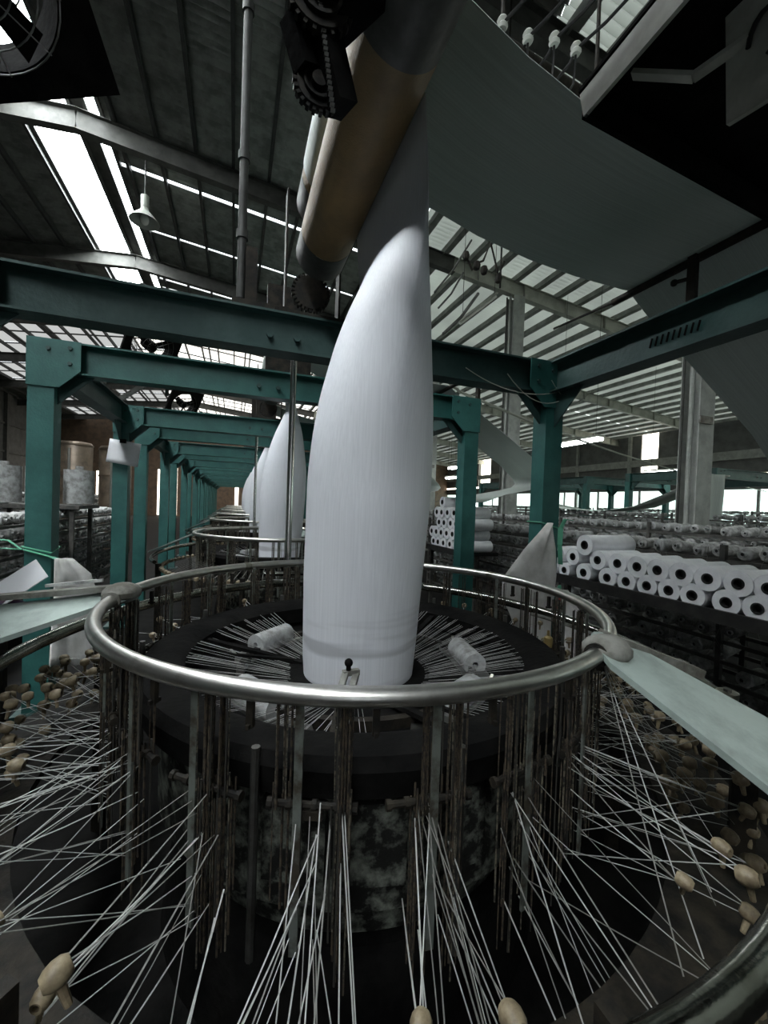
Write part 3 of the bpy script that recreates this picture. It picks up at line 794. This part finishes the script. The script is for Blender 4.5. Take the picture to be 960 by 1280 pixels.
mb = MB(); mb.box((.06, 0, EYE+1.38), (.07, .07, .38)); mb.box((.12, 0, EYE+1.215), (.34, .1, .04)); mb.build('pipe_foot', M_grease, o)

# ------------------------------------------------------------------ fans on the gantries
def make_fan(loc, aim, label, turn=0):
    Fn = thing('axial_fan', loc, label, 'fan', 'drum fans hung on the gantry frames')
    d = Vector(aim).normalized(); x = d.cross(Vector((0, 0, 1))).normalized(); y = x.cross(d)
    q = R_(turn); x, y = x*math.cos(q)+y*math.sin(q), y*math.cos(q)-x*math.sin(q)
    T = lambda a, b, c: x*a + y*b + d*c
    # square housing plate with round hole
    n = 32; ro = .27; vs = []; fs = []
    for c in (-.02, .02):
        for i in range(n):
            a = 2*PI*i/n; cx, sy = math.cos(a), math.sin(a); k = .36/max(abs(cx), abs(sy))
            vs.append(T(ro*cx, ro*sy, c)); vs.append(T(k*cx, k*sy, c))
    N2 = 2*n
    for i in range(n):
        j = (i+1) % n
        fs += [(2*i, 2*i+1, 2*j+1, 2*j), (N2+2*i, N2+2*j, N2+2*j+1, N2+2*i+1), (2*i, 2*j, N2+2*j, N2+2*i), (2*i+1, N2+2*i+1, N2+2*j+1, 2*j+1)]
    MB().add(vs, fs).build('housing', M_black, Fn, sharp=.5)
    mb = MB(); mb.pipe(T(0, 0, -.16), T(0, 0, .02), .285, .27, 40); mb.build('drum', M_black, Fn)
    for s, zz in (('f', .03), ('r', -.165)):
        mb = MB()
        for rr in (.07, .14, .21, .275): mb.tube([T(rr*math.cos(2*PI*i/36), rr*math.sin(2*PI*i/36), zz) for i in range(36)], .003, 4, True)
        for i in range(10):
            a = 2*PI*i/10; mb.cyl(T(.04*math.cos(a), .04*math.sin(a), zz), T(.28*math.cos(a), .28*math.sin(a), zz), .003, n=4)
        mb.build('wire_guard', M_steel, Fn)
    mb = MB(); mb.cyl(T(0, 0, -.15), T(0, 0, .0), .075, n=20); hub = mb.build('motor', M_black, Fn)
    for i in range(3):
        a = 2*PI*i/3+.4; e = x*math.cos(a)+y*math.sin(a); f = d.cross(e)
        mb = MB(); mb.prism([e*.06+f*.03-d*.02, e*.06-f*.03+d*.02, e*.24-f*.085+d*.03, e*.25+f*.02-d*.02], d*.006); mb.build('blade', M_black, Fn)
    for p0, p1 in (((-.36, -.36, 0), (-.50, -.62, -.1)), ((.36, -.36, 0), (.36, -.70, -.1)), ((.36, .36, 0), (.36, .7, .0))): MB().bar(T(*p0), T(*p1), .05, .04).build('fan_bracket', M_rafter, Fn)
    MB().box(T(.37, -.37, .03), (.07, .06, .08)).build('corner_clip', M_rafter, Fn)
    return Fn
make_fan((-.90, 1.76, EYE+1.71), (.70, -.75, -1.5), 'dark drum fan with wire guard hung high beside the near skylight', 42)
make_fan((-1.10, 6.3, EYE+2.0), (.8, -.9, -.75), 'drum fan on the second gantry, seen above the second green beam')
make_fan((-1.10, 9.9, EYE+2.0), (.8, -.9, -.75), 'drum fan on the third gantry, farther back under the bright roof')
for y, lab in ((6.3, 'second'), (9.9, 'third')):
    o = thing('fan_strut', (-1.2, y, GT), 'slanted grey strut bracing the fan of the %s gantry' % lab, 'strut')
    mb = MB(); mb.bar((-.35, .05, .02), (.45, .3, .75), .08, .06); mb.build('strut_bar', M_rafter, o)
    mb = MB(); mb.box((-.35, .05, .01), (.14, .12, .02)); mb.build('strut_foot', M_grease, o)

# ------------------------------------------------------------------ overhead hood, strut, plate (upper right)
Hd = thing('overhead_hood', (1.5, .6, EYE+1.25), 'grey sheet-metal hood hanging open-bottomed above the right of the front loom', 'hood')
Wd = lambda x, y, z: Vector((x-1.5, y-.6, z-1.25))
MB().prism([Wd(1.005, 1.04, 1.25), Wd(.975, .2, 1.25), Wd(.975, .2, 1.335), Wd(1.005, 1.06, 1.335)], (.012, 0, 0)).build('side_panel', M_hood, Hd)
MB().prism([Wd(1.008, 1.03, 1.25), Wd(2.6, 1.12, 1.25), Wd(2.6, 1.12, 1.345), Wd(1.008, 1.03, 1.345)], (0, .02, 0)).build('end_panel', M_black, Hd)
MB().prism([Wd(1.0, 1.06, 1.34), Wd(2.6, 1.13, 1.34), Wd(2.6, .2, 1.34), Wd(.976, .2, 1.34)], (0, 0, .012)).build('top_pan', M_black, Hd)
MB().prism([Wd(1.2, .742, 1.04), Wd(1.2, .49, 1.0), Wd(1.2, .49, 1.335), Wd(1.2, .757, 1.335)], (.014, 0, 0)).build('hanging_plate', M_hood, Hd)
MB().prism([Wd(1.214, .742, 1.04), Wd(1.9, .80, 1.04), Wd(1.9, .49, 1.0), Wd(1.214, .49, 1.0)], (0, 0, .02)).build('bottom_plate', M_black, Hd)
mb = MB(); mb.bar(Wd(1.08, .93, 1.305), Wd(1.15, .80, 1.20), .03, .012); mb.bar(Wd(1.15, .80, 1.20), Wd(1.2, .70, 1.22), .03, .012); mb.build('brace_strip', M_hood, Hd)
mb = MB(); mb.tube([Wd(1.193, .66+.035*math.cos(t*.45), 1.19+.06*math.sin(t*.45)) for t in range(11)], .006, 8); mb.build('cable_loop', M_cable, Hd)
for i in range(7):
    MB().box(Wd(1.50+.085*i, 1.10, 1.365-.0*i), (.045, .03, .03)).build('white_block', M_insul, Hd)
for xx, yy in ((1.3, .45), (2.3, .45)):
    MB().cyl(Wd(xx, yy, 1.35), Wd(xx, yy, 5.0), .012, n=8).build('hanger_rod', M_grease, Hd)

Wh = thing('wire_rack', (1.5, 1.95, EYE+2.6), 'black bar with white insulators and slack wires above the cloth sheet', 'wires')
mb = MB(); mb.cyl((-.25, .0, -.06), (.65, .14, .02), .035, n=10); mb.build('rack_bar', M_grease, Wh)
for i, (xx, yy) in enumerate(((1.282, 1.926), (1.451, 1.927), (1.593, 1.883), (1.739, 1.876))):
    q = Vector((xx-1.5, yy-1.95, 0))
    ins = MB(); ins.lathe([(0, -.03), (.022, -.03), (.03, -.015), (.02, 0), (.03, .015), (.022, .03), (0, .03)], 14, q); i_ = ins.build('insulator', M_insul, Wh)
    MB().tube([q+Vector((-.06, .12, -.12)), q+Vector((-.01, .03, -.05)), q, q+Vector((.06, -.15, .02)), q+Vector((.10, -.45, .02)), q+Vector((.1, -1.0, .12))], .009, 6).build('wire', M_cable, i_)
    MB().tube([q+Vector((0, 0, -.03)), q+Vector((.03, .04, -.14)), q+Vector((-.02, .06, -.24))], .006, 6).build('wire_tail', M_cable, i_)
MB().cyl((-.2, 0, 0), (-.2, 0, 3.9), .012, n=8).build('hanger_rod', M_grease, Wh)
MB().cyl((.6, .13, 0), (.6, .13, 3.9), .012, n=8).build('hanger_rod', M_grease, Wh)

# cable cluster by the first column
Cc = thing('cable_bundle', (2.7, 4.5, EYE+2.6), 'tangle of slack cables and clamps near the first grey column top', 'cables')
for a, b, r in (((2.19, 2.57), (2.79, 3.46), .012), ((2.25, 2.395), (2.69, 3.02), .012), ((2.33, 2.1), (2.92, 2.8), .02)):
    p0 = Vector((a[0]-2.7, 0, a[1]-2.6)); p1 = Vector((b[0]-2.7, .2, b[1]-2.6)); mid = p0.lerp(p1, .5)-Vector((0, 0, .05))
    MB().tube([p0, mid, p1], r, 6).build('cable', M_rafter, Cc)
mb = MB()
for q in ((-.1, 0, .5), (.06, 0, .42), (.2, .05, .42), (.42, .05, .36)): mb.ball(q, .05, 8, (1, 1, 1.3))
mb.tube([(-.1, 0, .5), (.0, 0, .35), (.06, 0, .45), (.15, 0, .5), (.25, 0, .75), (.42, .05, .4), (.5, .05, .6)], .014, 6); mb.build('clamp_cluster', M_grease, Cc)
mb = MB(); mb.cyl((.45, .05, .25), (.45, .05, 4.2), .012, n=6); mb.build('hanger_rod', M_grease, Cc)

Dt = thing('unlit_tube_lamp', (4.6, 8.0, EYE+4.0), 'unlit white tube lamp hung below the roof near the columns', 'lamp')
MB().cyl((-.06, 0, .02), (.84, 0, .80), .03, n=10).build('tube', M_insul, Dt)
MB().bar((-.1, .0, .07), (.86, .0, .88), .07, .05).build('batten', M_rafter2, Dt)
for u in (0, .8): MB().cyl((u, 0, .1+u*.9), (u, 0, roof_z(4.6+u)-EYE-4.0), .006, n=6).build('hanger_wire', M_cable, Dt)

# pendant high-bay lamp near the ridge skylight
Lp = thing('highbay_lamp', (-1.9, 9.8, EYE+5.75), 'round enamel high-bay lamp hanging beside the ridge skylight', 'lamp')
MB().lathe([(.06, .22), (.08, .12), (.14, .06), (.25, -.06), (.28, -.10), (.26, -.10), (.12, .05), (.05, .10)], 28).build('reflector', M_lampw, Lp, sharp=.9)
mb = MB(); mb.ball((0, 0, -.06), .085, 14, (1, 1, 1.3)); mb.build('bulb', M_bulb, Lp)
MB().cyl((0, 0, .18), (0, 0, .42), .075, n=16).build('ballast', M_lampw, Lp)
MB().cyl((0, 0, .40), (0, 0, roof_z(-1.9)-EYE-5.75), .015, n=8).build('lamp_rod', M_rafter, Lp)

# lit fluorescent lamps
def fluor(x, y, z, L, label):
    o = thing('fluorescent_lamp', (x, y, z), label, 'lamp', 'lit fluorescent tubes on the right')
    for dx in (-.07, .07): MB().cyl((dx, -L/2, 0), (dx, L/2, 0), .04, n=12).build('tube', M_tube, o)  # two thick tubes widen the lamp to imitate its glow
    MB().box((0, 0, .075), (.26, L+.06, .05)).build('batten', M_rafter2, o)
    for s in (-1, 1): MB().cyl((0, s*L*.4, .08), (0, s*L*.4, roof_z(x)-z), .005, n=6).build('hanger_wire', M_cable, o)
fluor(8.9, 8.9, EYE+1.90, 1.5, 'lit fluorescent tube hung between the right green post and grey column')
fluor(15.0, 10.6, EYE+1.58, 1.8, 'lit fluorescent tube low beside the grey column at right')
fluor(9.5, 17.0, EYE+1.35, .8, 'lit fluorescent tube far down the hall left of the right green post')
fluor(7.9, 14.0, EYE+1.5, .5, 'small lit lamp shining past the second right-hand green post')
fluor(12.5, 21.0, EYE+2.3, .4, 'small lit lamp far back near the first grey column')

# ------------------------------------------------------------------ shelves with white rolls
Sh = thing('roll_shelf', (3.0, 3.5, 0), 'long black iron shelf carrying the white rolls on the right', 'shelf')
for (ya, yb) in ((.8, 3.45), (5.0, 6.6)):
    y = (ya+yb)/2-3.5
    MB().box((.30, y, EYE-.67), (.62, yb-ya, .05)).build('shelf_board', M_shelf, Sh)
    MB().box((-.02, y, EYE-.655), (.03, yb-ya, .085)).build('shelf_edge', M_shelf, Sh)
    for yy in (ya+.1, yb-.1):
        MB().box((.3, yy-3.5, (EYE-.70)/2), (.05, .05, EYE-.70)).build('shelf_leg', M_rack, Sh)
def roll_mesh(r, L, rc):
    mb = MB(); mb.pipe((0, 0, 0), (L, 0, 0), r, rc, 28); mb.cur = 1; mb.pipe((-.004, 0, 0), (L+.004, 0, 0), rc*1.02, rc*.72, 20); mb.cyl((.03, 0, 0), (.035, 0, 0), rc*.9, n=20)
    me = bpy.data.meshes.new('white_roll'); return mb
lower = [3.275, 3.105, 2.879, 2.618, 2.446, 2.269, 2.095, 1.93, 1.72, 1.556, 1.38]
upper = [3.205, 3.004, 2.73, 2.535, 2.358, 2.187, 2.01, 1.834, 1.659, 1.504, 1.33]
rz0 = EYE-.645
rm = {}
def put_roll(x, y, z, r, L, label, group):
    key = (round(r, 3), L)
    if key not in rm:
        o = roll_mesh(r, L, r*.43).build('white_roll', [M_roll, M_core]); rm[key] = o.data
    else: o = link('white_roll', rm[key])
    o.location = (x, y, z); o.rotation_euler = (random.uniform(-3, 3), 0, random.uniform(-.03, .03))
    tag(o, label, 'roll', group)
names = ORD
for i, y in enumerate(lower):
    r = .070 if i in (0, 1) else .083 if i < 10 else .083
    put_roll(3.0+random.uniform(0, .03), y, rz0+r+.003, r, .46, 'white roll, bottom row of the near shelf, %s from the green post' % names[i], 'white rolls on the near shelf')
for i, y in enumerate(upper):
    r = .078 if i < 2 else .084
    z = EYE-.425 + (.0 if i > 1 else -.005)
    put_roll(3.0+random.uniform(0, .02), y, z, r, .46, 'white roll, upper row of the near shelf, %s from the green post' % names[i], 'white rolls on the near shelf')
put_roll(2.99, 2.86, EYE-.305, .092, .52, 'single white roll lying on top of the upper row of the near shelf', 'white rolls on the near shelf')
base = 5.06
for row, n in enumerate((6, 6, 5, 5, 1)):
    for i in range(n):
        y = 5.02+i*.178 + (.09 if row % 2 else 0) + (.62 if row == 4 else 0)
        put_roll(3.0+random.uniform(0, .03), y, rz0+.087+row*.156, .084, .46, 'white roll in the far stack, %s row from below, %s from its right end' % (ORD[row], ORD[i]), 'white rolls in the far stack')

# ------------------------------------------------------------------ creel racks full of bobbins
def rack(x, y0, y1, zs, label):
    Rk = thing('creel_rack', (x, (y0+y1)/2, 0), label, 'rack', 'iron creel racks')
    L = y1-y0; n = max(2, int(L/1.6))
    for i in range(n+1):
        y = -L/2+L*i/n
        for dx in (-.16, .16): MB().box((dx, y, zs[-1]/2+.03), (.04, .04, zs[-1]+.06)).build('rack_upright', M_rack, Rk)
    for z in zs:
        for dx in (-.16, .16): MB().box((dx, 0, z-.075), (.03, L, .03)).build('rack_rail', M_rack, Rk)
    return Rk
bm_ = {}
def bob_mesh(mb, r, L, org=Vector((0, 0, 0)), rot=None):
    Rm = rot or Matrix.Identity(3)
    p = lambda x: org + Rm @ Vector((x, 0, 0))
    mb.cur = 0; mb.cyl(p(-L/2), p(-L*.46), r*.8, r, n=12); mb.cyl(p(-L*.46), p(L*.46), r, r*.97, n=12, caps=False); mb.cyl(p(L*.46), p(L/2), r*.97, r*.75, n=12)
    mb.cur = 1; mb.pipe(p(-L/2-.03), p(L/2+.03), r*.38, r*.26, 10); mb.cur = 2; mb.cyl(p(-L/2-.02), p(-L/2-.015), r*.3, n=10); mb.cur = 0
    return mb
bobs = []
for m_ in (M_bob1, M_bob2, M_bob3):
    o = bob_mesh(MB(), .058, .24).build('bobbin', [m_, M_bob3, M_core]); bobs.append(o.data); bpy.data.objects.remove(o)
def fill(x, y0, y1, zs, step, label, group, wts, limit, skip=.08, far_label=None):
    n = 0; st = MB(); mats_ = [M_bob1, M_bob3, M_core] if wts[2] < .5 else [M_bob3, M_bob3, M_core]
    pts = []
    for lv, z in enumerate(reversed(zs)):
        y = y0; c_ = 0
        while y < y1:
            if random.random() > skip: c_ += 1; pts.append((x+random.uniform(-.03, .03), y, z, lv, c_))
            y += step*random.uniform(.92, 1.15)
    pts.sort(key=lambda q: q[0]**2+q[1]**2+(q[2]-EYE)**2*.2-q[2]*2)
    for q in pts:
        if n < limit:
            kx = random.choices((0, 1, 2), wts)[0]
            o = link('bobbin', bobs[kx]); o.location = q[:3]
            o.rotation_euler = (random.uniform(0, 6), random.uniform(-.12, .12), random.uniform(-.18, .18)); s = random.uniform(.85, 1.1); o.scale = (s*random.uniform(.9, 1.2), s, s)
            sfx = 'th' if 10 < q[4] % 100 < 14 else {1: 'st', 2: 'nd', 3: 'rd'}.get(q[4] % 10, 'th')
            tag(o, '%s bobbin, %s, %s level from top, %d%s from near end' % (('grey', 'darker grey', 'pale')[kx], label, ORD[q[3]], q[4], sfx), 'bobbin', group); n += 1
        else:
            rot = Matrix.Rotation(random.uniform(-.18, .18), 3, 'Z') @ Matrix.Rotation(random.uniform(-.1, .1), 3, 'Y')
            bob_mesh(st, .058*random.uniform(.85, 1.1), .25, Vector(q[:3]), rot)
    if st.v:
        o = st.build('bobbins', mats_); tag(o, far_label or 'mass of small bobbins farther along the rack', 'bobbins', None, 'stuff')
zsA = [.25, .42, .59, .76, .93, 1.10, 1.27, 1.44]
def grid(z0, z1, s): 
    out = []; z = z0
    while z <= z1: out.append(z); z += s
    return out
zr = grid(.30, 1.60, .165)
rack(3.95, .4, 7.6, zr, 'iron creel rack just behind the shelf of white rolls')
fill(3.95, .5, 7.5, zr, .165, 'rack behind the white rolls', 'bobbins behind the white rolls', (5, 5, .8), 130, far_label='mass of dusty bobbins low on the rack behind the white rolls')
zr2 = grid(.75, 1.66, .165)
rack(5.6, .8, 14, zr2, 'second creel rack to the right, deeper behind the white rolls')
fill(5.6, 1.5, 14, zr2, .18, 'deeper right rack', 'bobbins on the deeper right rack', (6, 3, 2), 70, far_label='mass of grey bobbins along the deeper right rack')
rack(9.6, 2.0, 18, grid(.9, 1.74, .165), 'creel rack with pale bobbins beyond the grey column')
fill(9.6, 2.2, 18, grid(.9, 1.74, .165), .19, 'rack beyond the grey column', 'pale bobbins beyond the column', (1, .3, 5), 40, far_label='mass of pale bobbins on the rack beyond the column')
rack(17.2, 4.0, 26, grid(1.0, 1.9, .18), 'farthest creel rack with white bobbins before the right wall')
fill(17.2, 4.2, 26, grid(1.0, 1.9, .18), .21, 'farthest rack', 'white bobbins on the farthest rack', (0, 0, 1), 0, far_label='mass of white bobbins on the farthest rack by the right wall')
rack(-2.35, 1.4, 9.5, grid(.30, 1.52, .165), 'iron creel rack left of the green posts, packed with dark bobbins')
fill(-2.35, 1.5, 9.4, grid(.30, 1.52, .165), .165, 'rack left of green posts', 'dark bobbins left of the posts', (4, 6, .3), 120, far_label='mass of dark bobbins low on the left creel rack')
rack(-5.4, 3, 24, grid(.7, 1.70, .165), 'second creel rack at far left behind the first')
fill(-5.4, 3, 24, grid(.7, 1.70, .165), .18, 'second left rack', 'dark bobbins on the second left rack', (4, 6, .3), 40, far_label='mass of dark bobbins along the second left rack')
# tape strands climbing from the right-hand creel
def strands(x, y0, y1, n, name_parent):
    mb = MB()
    for i in range(n):
        y = random.uniform(y0, y1); z = random.uniform(.35, 1.2)
        mb.bar((x-.20, y, z), (x-.26+random.uniform(-.05, .05), y+random.uniform(-.25, .25), min(1.5, z+random.uniform(.25, .6))), .003, .001)
    return mb
for rk in [o for o in COL.objects if o.name.startswith('creel_rack') and 'just behind the shelf' in o.get('label', '')]:
    o = strands(0, -3.2, 3.0, 110, rk).build('tape_strands', M_yarn_dim, rk, kind='stuff')
# flat grey cabinet slab at left among the racks
Cb = thing('yarn_cabinet', (-1.95, 3.0, 0), 'low dusty grey machine cabinet left of the first green post', 'cabinet')
mb = MB(); mb.box((0, 0, .62), (.34, 1.3, 1.16)); mb.build('cabinet_body', M_rack, Cb)
mb = MB(); mb.box((.02, 0, 1.225), (.40, 1.36, .05)); mb.build('cabinet_top', M_bob1, Cb)
for yy in (-.4, .1): MB().box((.175, yy, .7), (.01, .42, .8)).build('cabinet_door', M_bob1, Cb)

# big white cloth rolls standing on the left rack
for i, (xx, yy) in enumerate(((-2.95, 7.0), (-2.52, 7.0), (-2.2, 7.35))):
    o = thing('cloth_roll', (xx, yy, 1.60), 'large white cloth roll standing on the left rack, %s of three from the left' % ORD[i], 'roll', 'cloth rolls on the left rack')
    mb = MB(); mb.lathe([(.05, 0), (.19, 0), (.19, .5), (.05, .5)], 28, closed=True); mb.build('roll_body', M_bob3, o)
    mb = MB(); mb.pipe((0, 0, -.02), (0, 0, .56), .05, .04, 14); mb.build('roll_core', M_bob2, o)
Ls = thing('roll_table', (-2.6, 7.15, 0), 'iron table carrying the large white cloth rolls at left', 'table')
MB().box((0, 0, 1.56), (1.2, .9, .05)).build('table_top', M_rack, Ls)
for sx in (-.5, .5):
    for sy in (-.38, .38): MB().box((sx, sy, .77), (.05, .05, 1.53)).build('leg', M_rack, Ls)
# tall tanks
for i, (xx, yy) in enumerate(((-4.3, 14.0), (-3.45, 14.6))):
    o = thing('storage_tank', (xx, yy, 0), 'tall brown cylindrical tank far left, %s of the pair' % ('left' if i == 0 else 'right'), 'tank', 'tall brown tanks')
    MB().lathe([(0, 0), (.42, 0), (.42, 3.15), (.38, 3.2), (0, 3.22)], 32).build('tank_shell', M_tank, o)
    for z in (1.2, 2.3, 3.1): MB().lathe([(.42, z), (.435, z), (.435, z+.04), (.42, z+.04)], 32, closed=True).build('tank_band', M_tank, o)
    MB().cyl((0, -.46, .2), (0, -.46, 3.0), .03, n=8).build('sight_pipe', M_chrome, o)

# ------------------------------------------------------------------ sacks, paper, twine
def sack(name, rows, y, label, cat='sack', th=.05, m=M_sack, nx=14, seed=1):
    """rows: list of (z, x_left, x_right); a limp closed bag with folds, hung at its top"""
    rnd = random.Random(seed); ph = [rnd.uniform(0, 6) for _ in range(4)]
    zc = rows[0][0]; xc = (rows[0][1]+rows[0][2])/2
    o = thing(name, (xc, y, zc), label, cat)
    # resample
    rs = []
    for i in range(len(rows)-1):
        for s in range(4):
            u = s/4; rs.append(tuple(a+(b-a)*u for a, b in zip(rows[i], rows[i+1])))
    rs.append(rows[-1]); vs = []; N = len(rs)
    for side in (-1, 1):
        for i, (z, xl, xr) in enumerate(rs):
            v = i/(N-1)
            for j in range(nx+1):
                u = j/nx; bul = (math.sin(PI*u)**.6)*(.25+.75*math.sin(PI*min(1, v*1.1+.05)))
                fold = .014*math.sin(9*u+ph[0]+3*v)+.010*math.sin(17*u+ph[1]-5*v)+.008*math.sin(11*v+ph[2]+4*u)
                vs.append((xl+(xr-xl)*u-xc, side*th*bul+fold*(1 if side < 0 else .4)*math.sin(PI*u), z-zc))
    W = nx+1; o2 = N*W; fs = []
    for i in range(N-1):
        for j in range(nx):
            q = i*W+j; fs += [(q, q+1, q+W+1, q+W), (o2+q, o2+q+W, o2+q+W+1, o2+q+1)]
        q = i*W; fs.append((q, q+W, o2+q+W, o2+q)); q = i*W+nx; fs.append((q, o2+q, o2+q+W, q+W))
    fs.append(tuple([j for j in range(W)] + [o2+j for j in range(W)][::-1])); fs.append(tuple([(N-1)*W+j for j in range(W)][::-1]+[o2+(N-1)*W+j for j in range(W)]))
    MB().add(vs, fs).build('sack_body', m, o, sharp=2)
    return o
s1 = sack('white_sack', [(EYE-.10, 2.33, 2.37), (EYE-.30, 2.12, 2.42), (EYE-.52, 1.93, 2.44), (EYE-.66, 1.92, 2.43), (EYE-.80, 2.0, 2.42), (EYE-1.12, 2.15, 2.40)], 2.60, 'white plastic sack with red print hung from the right green post', seed=3)
MB().tube([(.06, -.08, -.58), (.04, -.085, -.66), (.06, -.08, -.74)], .008, 6).build('print_mark', M_red, s1)
mb = MB(); mb.ball((.045, -.085, -.50), .022, 8, (1, .3, 1)); mb.build('print_mark', M_twine, s1)
sack('pale_rag', [(EYE-.62, 2.40, 2.47), (EYE-.75, 2.42, 2.56), (EYE-.92, 2.43, 2.70), (EYE-1.04, 2.45, 2.76), (EYE-1.2, 2.46, 2.55), (EYE-1.3, 2.47, 2.54)], 2.5, 'pinkish white rag hanging right of the right green post', 'rag', .035, seed=5)
s3 = sack('white_sack', [(EYE-.50, -1.28, -1.16), (EYE-.62, -1.28, -1.04), (EYE-.76, -1.28, -1.0), (EYE-1.0, -1.29, -1.02), (EYE-1.33, -1.30, -1.02)], 3.78, 'white sack tied with green twine to the left green post', seed=8)
def twine(x, y, z, tails, label):
    o = thing('green_twine', (x, y, z), label, 'twine', 'green twine on the posts')
    a, b = .095, .085
    MB().tube([(-a, -b, .02), (a, -b, -.03), (a, b, 0), (-a, b, .02)], .006, 6, True).build('twine_loop', M_twine, o)
    for t in tails: 
        mb = MB()
        for i in range(len(t)-1):
            p, q = Vector(t[i]), Vector(t[i+1]); mb.bar(p, q, .04, .004)
        mb.build('twine_tail', M_twine, o)
twine(GXR, 2.739, EYE-.12, [[(.09, -.10, -.02), (.13, -.1, .05), (.20, -.1, .04)], [(.085, -.1, -.02), (.08, -.105, -.16), (.10, -.1, -.32)]], 'green twine knotted round the right green post')
twine(GXL, 3.97, EYE-.44, [[(-.095, -.09, .0), (-.17, -.1, .07), (-.27, -.1, .08)], [(-.09, -.09, .0), (-.2, -.1, .01), (-.33, -.1, .0)], [(-.08, -.095, .0), (.1, -.1, -.06), (.2, -.15, -.09)]], 'green twine knotted round the left green post')
Pp = thing('paper_sheet', (-1.37, 6.16, EYE+.55), 'blank white paper sheet clipped to the second left green post', 'paper')
mb = MB(); vs = []
for j in range(6):
    for i in range(8):
        u = i/7-.5; v = j/5-.5; vs.append((u*.36+v*.04, -.03*math.cos(u*5)-.03*(v+.5)*(u > .1), v*.30-.05*u))
fs = [(j*8+i, j*8+i+1, j*8+i+9, j*8+i+8) for j in range(5) for i in range(7)]
po = MB().add(vs, fs).build('paper_leaf', M_paper, Pp, sharp=3); sm = po.modifiers.new('solid', 'SOLIDIFY'); sm.thickness = .002
mb = MB(); mb.box((.0, -.035, .145), (.07, .03, .05)); mb.build('clip', M_black, Pp)
# plastic pouch and card at lower left
Pc = thing('plastic_pouch', (-.92, 2.2, EYE-.47), 'clear plastic pouch holding a blue packet beside the left carrier plate', 'pouch')
mb = MB(); mb.bar((-.06, 0, -.01), (.11, .06, .13), .18, .004, (0, -.4, 1)); mb.build('pouch_card', M_paper, Pc)
mb = MB(); mb.ball((.02, -.02, -.03), .075, 12, (1, .5, .6)); mb.build('blue_packet', M_blue, Pc)
MB().box((-.02, .02, -.30), (.04, .04, .5)).build('pouch_stand', M_grease, Pc)

# far cloth webs seen between the columns
def web(pts, w, label, vertical=False):
    o = thing('cloth_web', pts[len(pts)//2], label, 'cloth', 'sagging cloth webs across the hall')
    c = Vector(pts[len(pts)//2]); vs = []
    for p in pts:
        p = Vector(p)-c
        for dx, dz in ((-w/2, 0), (w/2, 0), (w/2, .01), (-w/2, .01)): vs.append((p.x+dx, p.y, p.z+dz) if not vertical else (p.x+dz, p.y+dx, p.z))
    n = len(pts); fs = []
    for i in range(n-1):
        for k in range(4): fs.append((i*4+k, i*4+(k+1) % 4, i*4+4+(k+1) % 4, i*4+4+k))
    fs += [(0, 1, 2, 3), tuple((n-1)*4+k for k in range(4))[::-1]]
    MB().add(vs, fs).build('web_sheet', M_sheet, o, sharp=2)
web([(9.6, 10.8, EYE+.22), (9.7, 9.8, EYE+.06), (9.9, 8.6, EYE+.02), (10.0, 7.7, EYE+.16), (10.1, 6.9, EYE+.50), (10.2, 6.1, EYE+.92)], .8, 'sagging grey cloth web rising to the right beyond the near rolls')
o = thing('cloth_web', (9.75, 6.0, EYE+.3), 'pale cloth sheet hanging straight down beside the grey column', 'cloth', 'sagging cloth webs across the hall')
mb = MB(); vs = []
for sd in (0, .012):
    for j in range(9):
        for i in range(13): vs.append((-.45+.075*i, sd+.03*math.sin(i*.9+j*.3), .62-.16*j))
fs = []
for j in range(8):
    for i in range(12):
        q = j*13+i; fs += [(q, q+1, q+14, q+13), (117+q, 117+q+13, 117+q+14, 117+q+1)]
for i in range(12): fs += [(i, 117+i, 117+i+1, i+1), (104+i, 104+i+1, 221+i+1, 221+i)]
for j in range(8): fs += [(j*13, j*13+13, 117+j*13+13, 117+j*13), (j*13+12, 117+j*13+12, 117+j*13+25, j*13+25)]
mb.add(vs, fs).build('web_sheet', M_sheet, o, sharp=2)
# slack strings and cable on the right post and across the hall
o = thing('slack_string', (2.41, 2.64, EYE+.93), 'slack grey strings looped round the head of the right green post', 'string')
for k, (x0, x1, sg) in enumerate(((-.85, .1, .10), (-.5, .16, .16), (-.1, .3, .12))):
    MB().tube([(x0+(x1-x0)*u/12, -.02*k, .05-sg*4*(u/12)*(1-u/12)+.04*(1-u/12)) for u in range(13)], .0035, 5).build('string_loop', M_rafter2, o)
o = thing('overhead_cable', (3.0, 5.2, EYE+1.65), 'long slanting cable crossing behind the right green post', 'cable')
MB().tube([(-.9, -.6, .13), (0, 0, 0), (2.5, 1.0, -.14), (6.0, 2.4, -.20), (10.2, 3.8, -.30), (19.9, 6.5, -.45)], .02, 6).build('cable_run', M_rafter2, o)
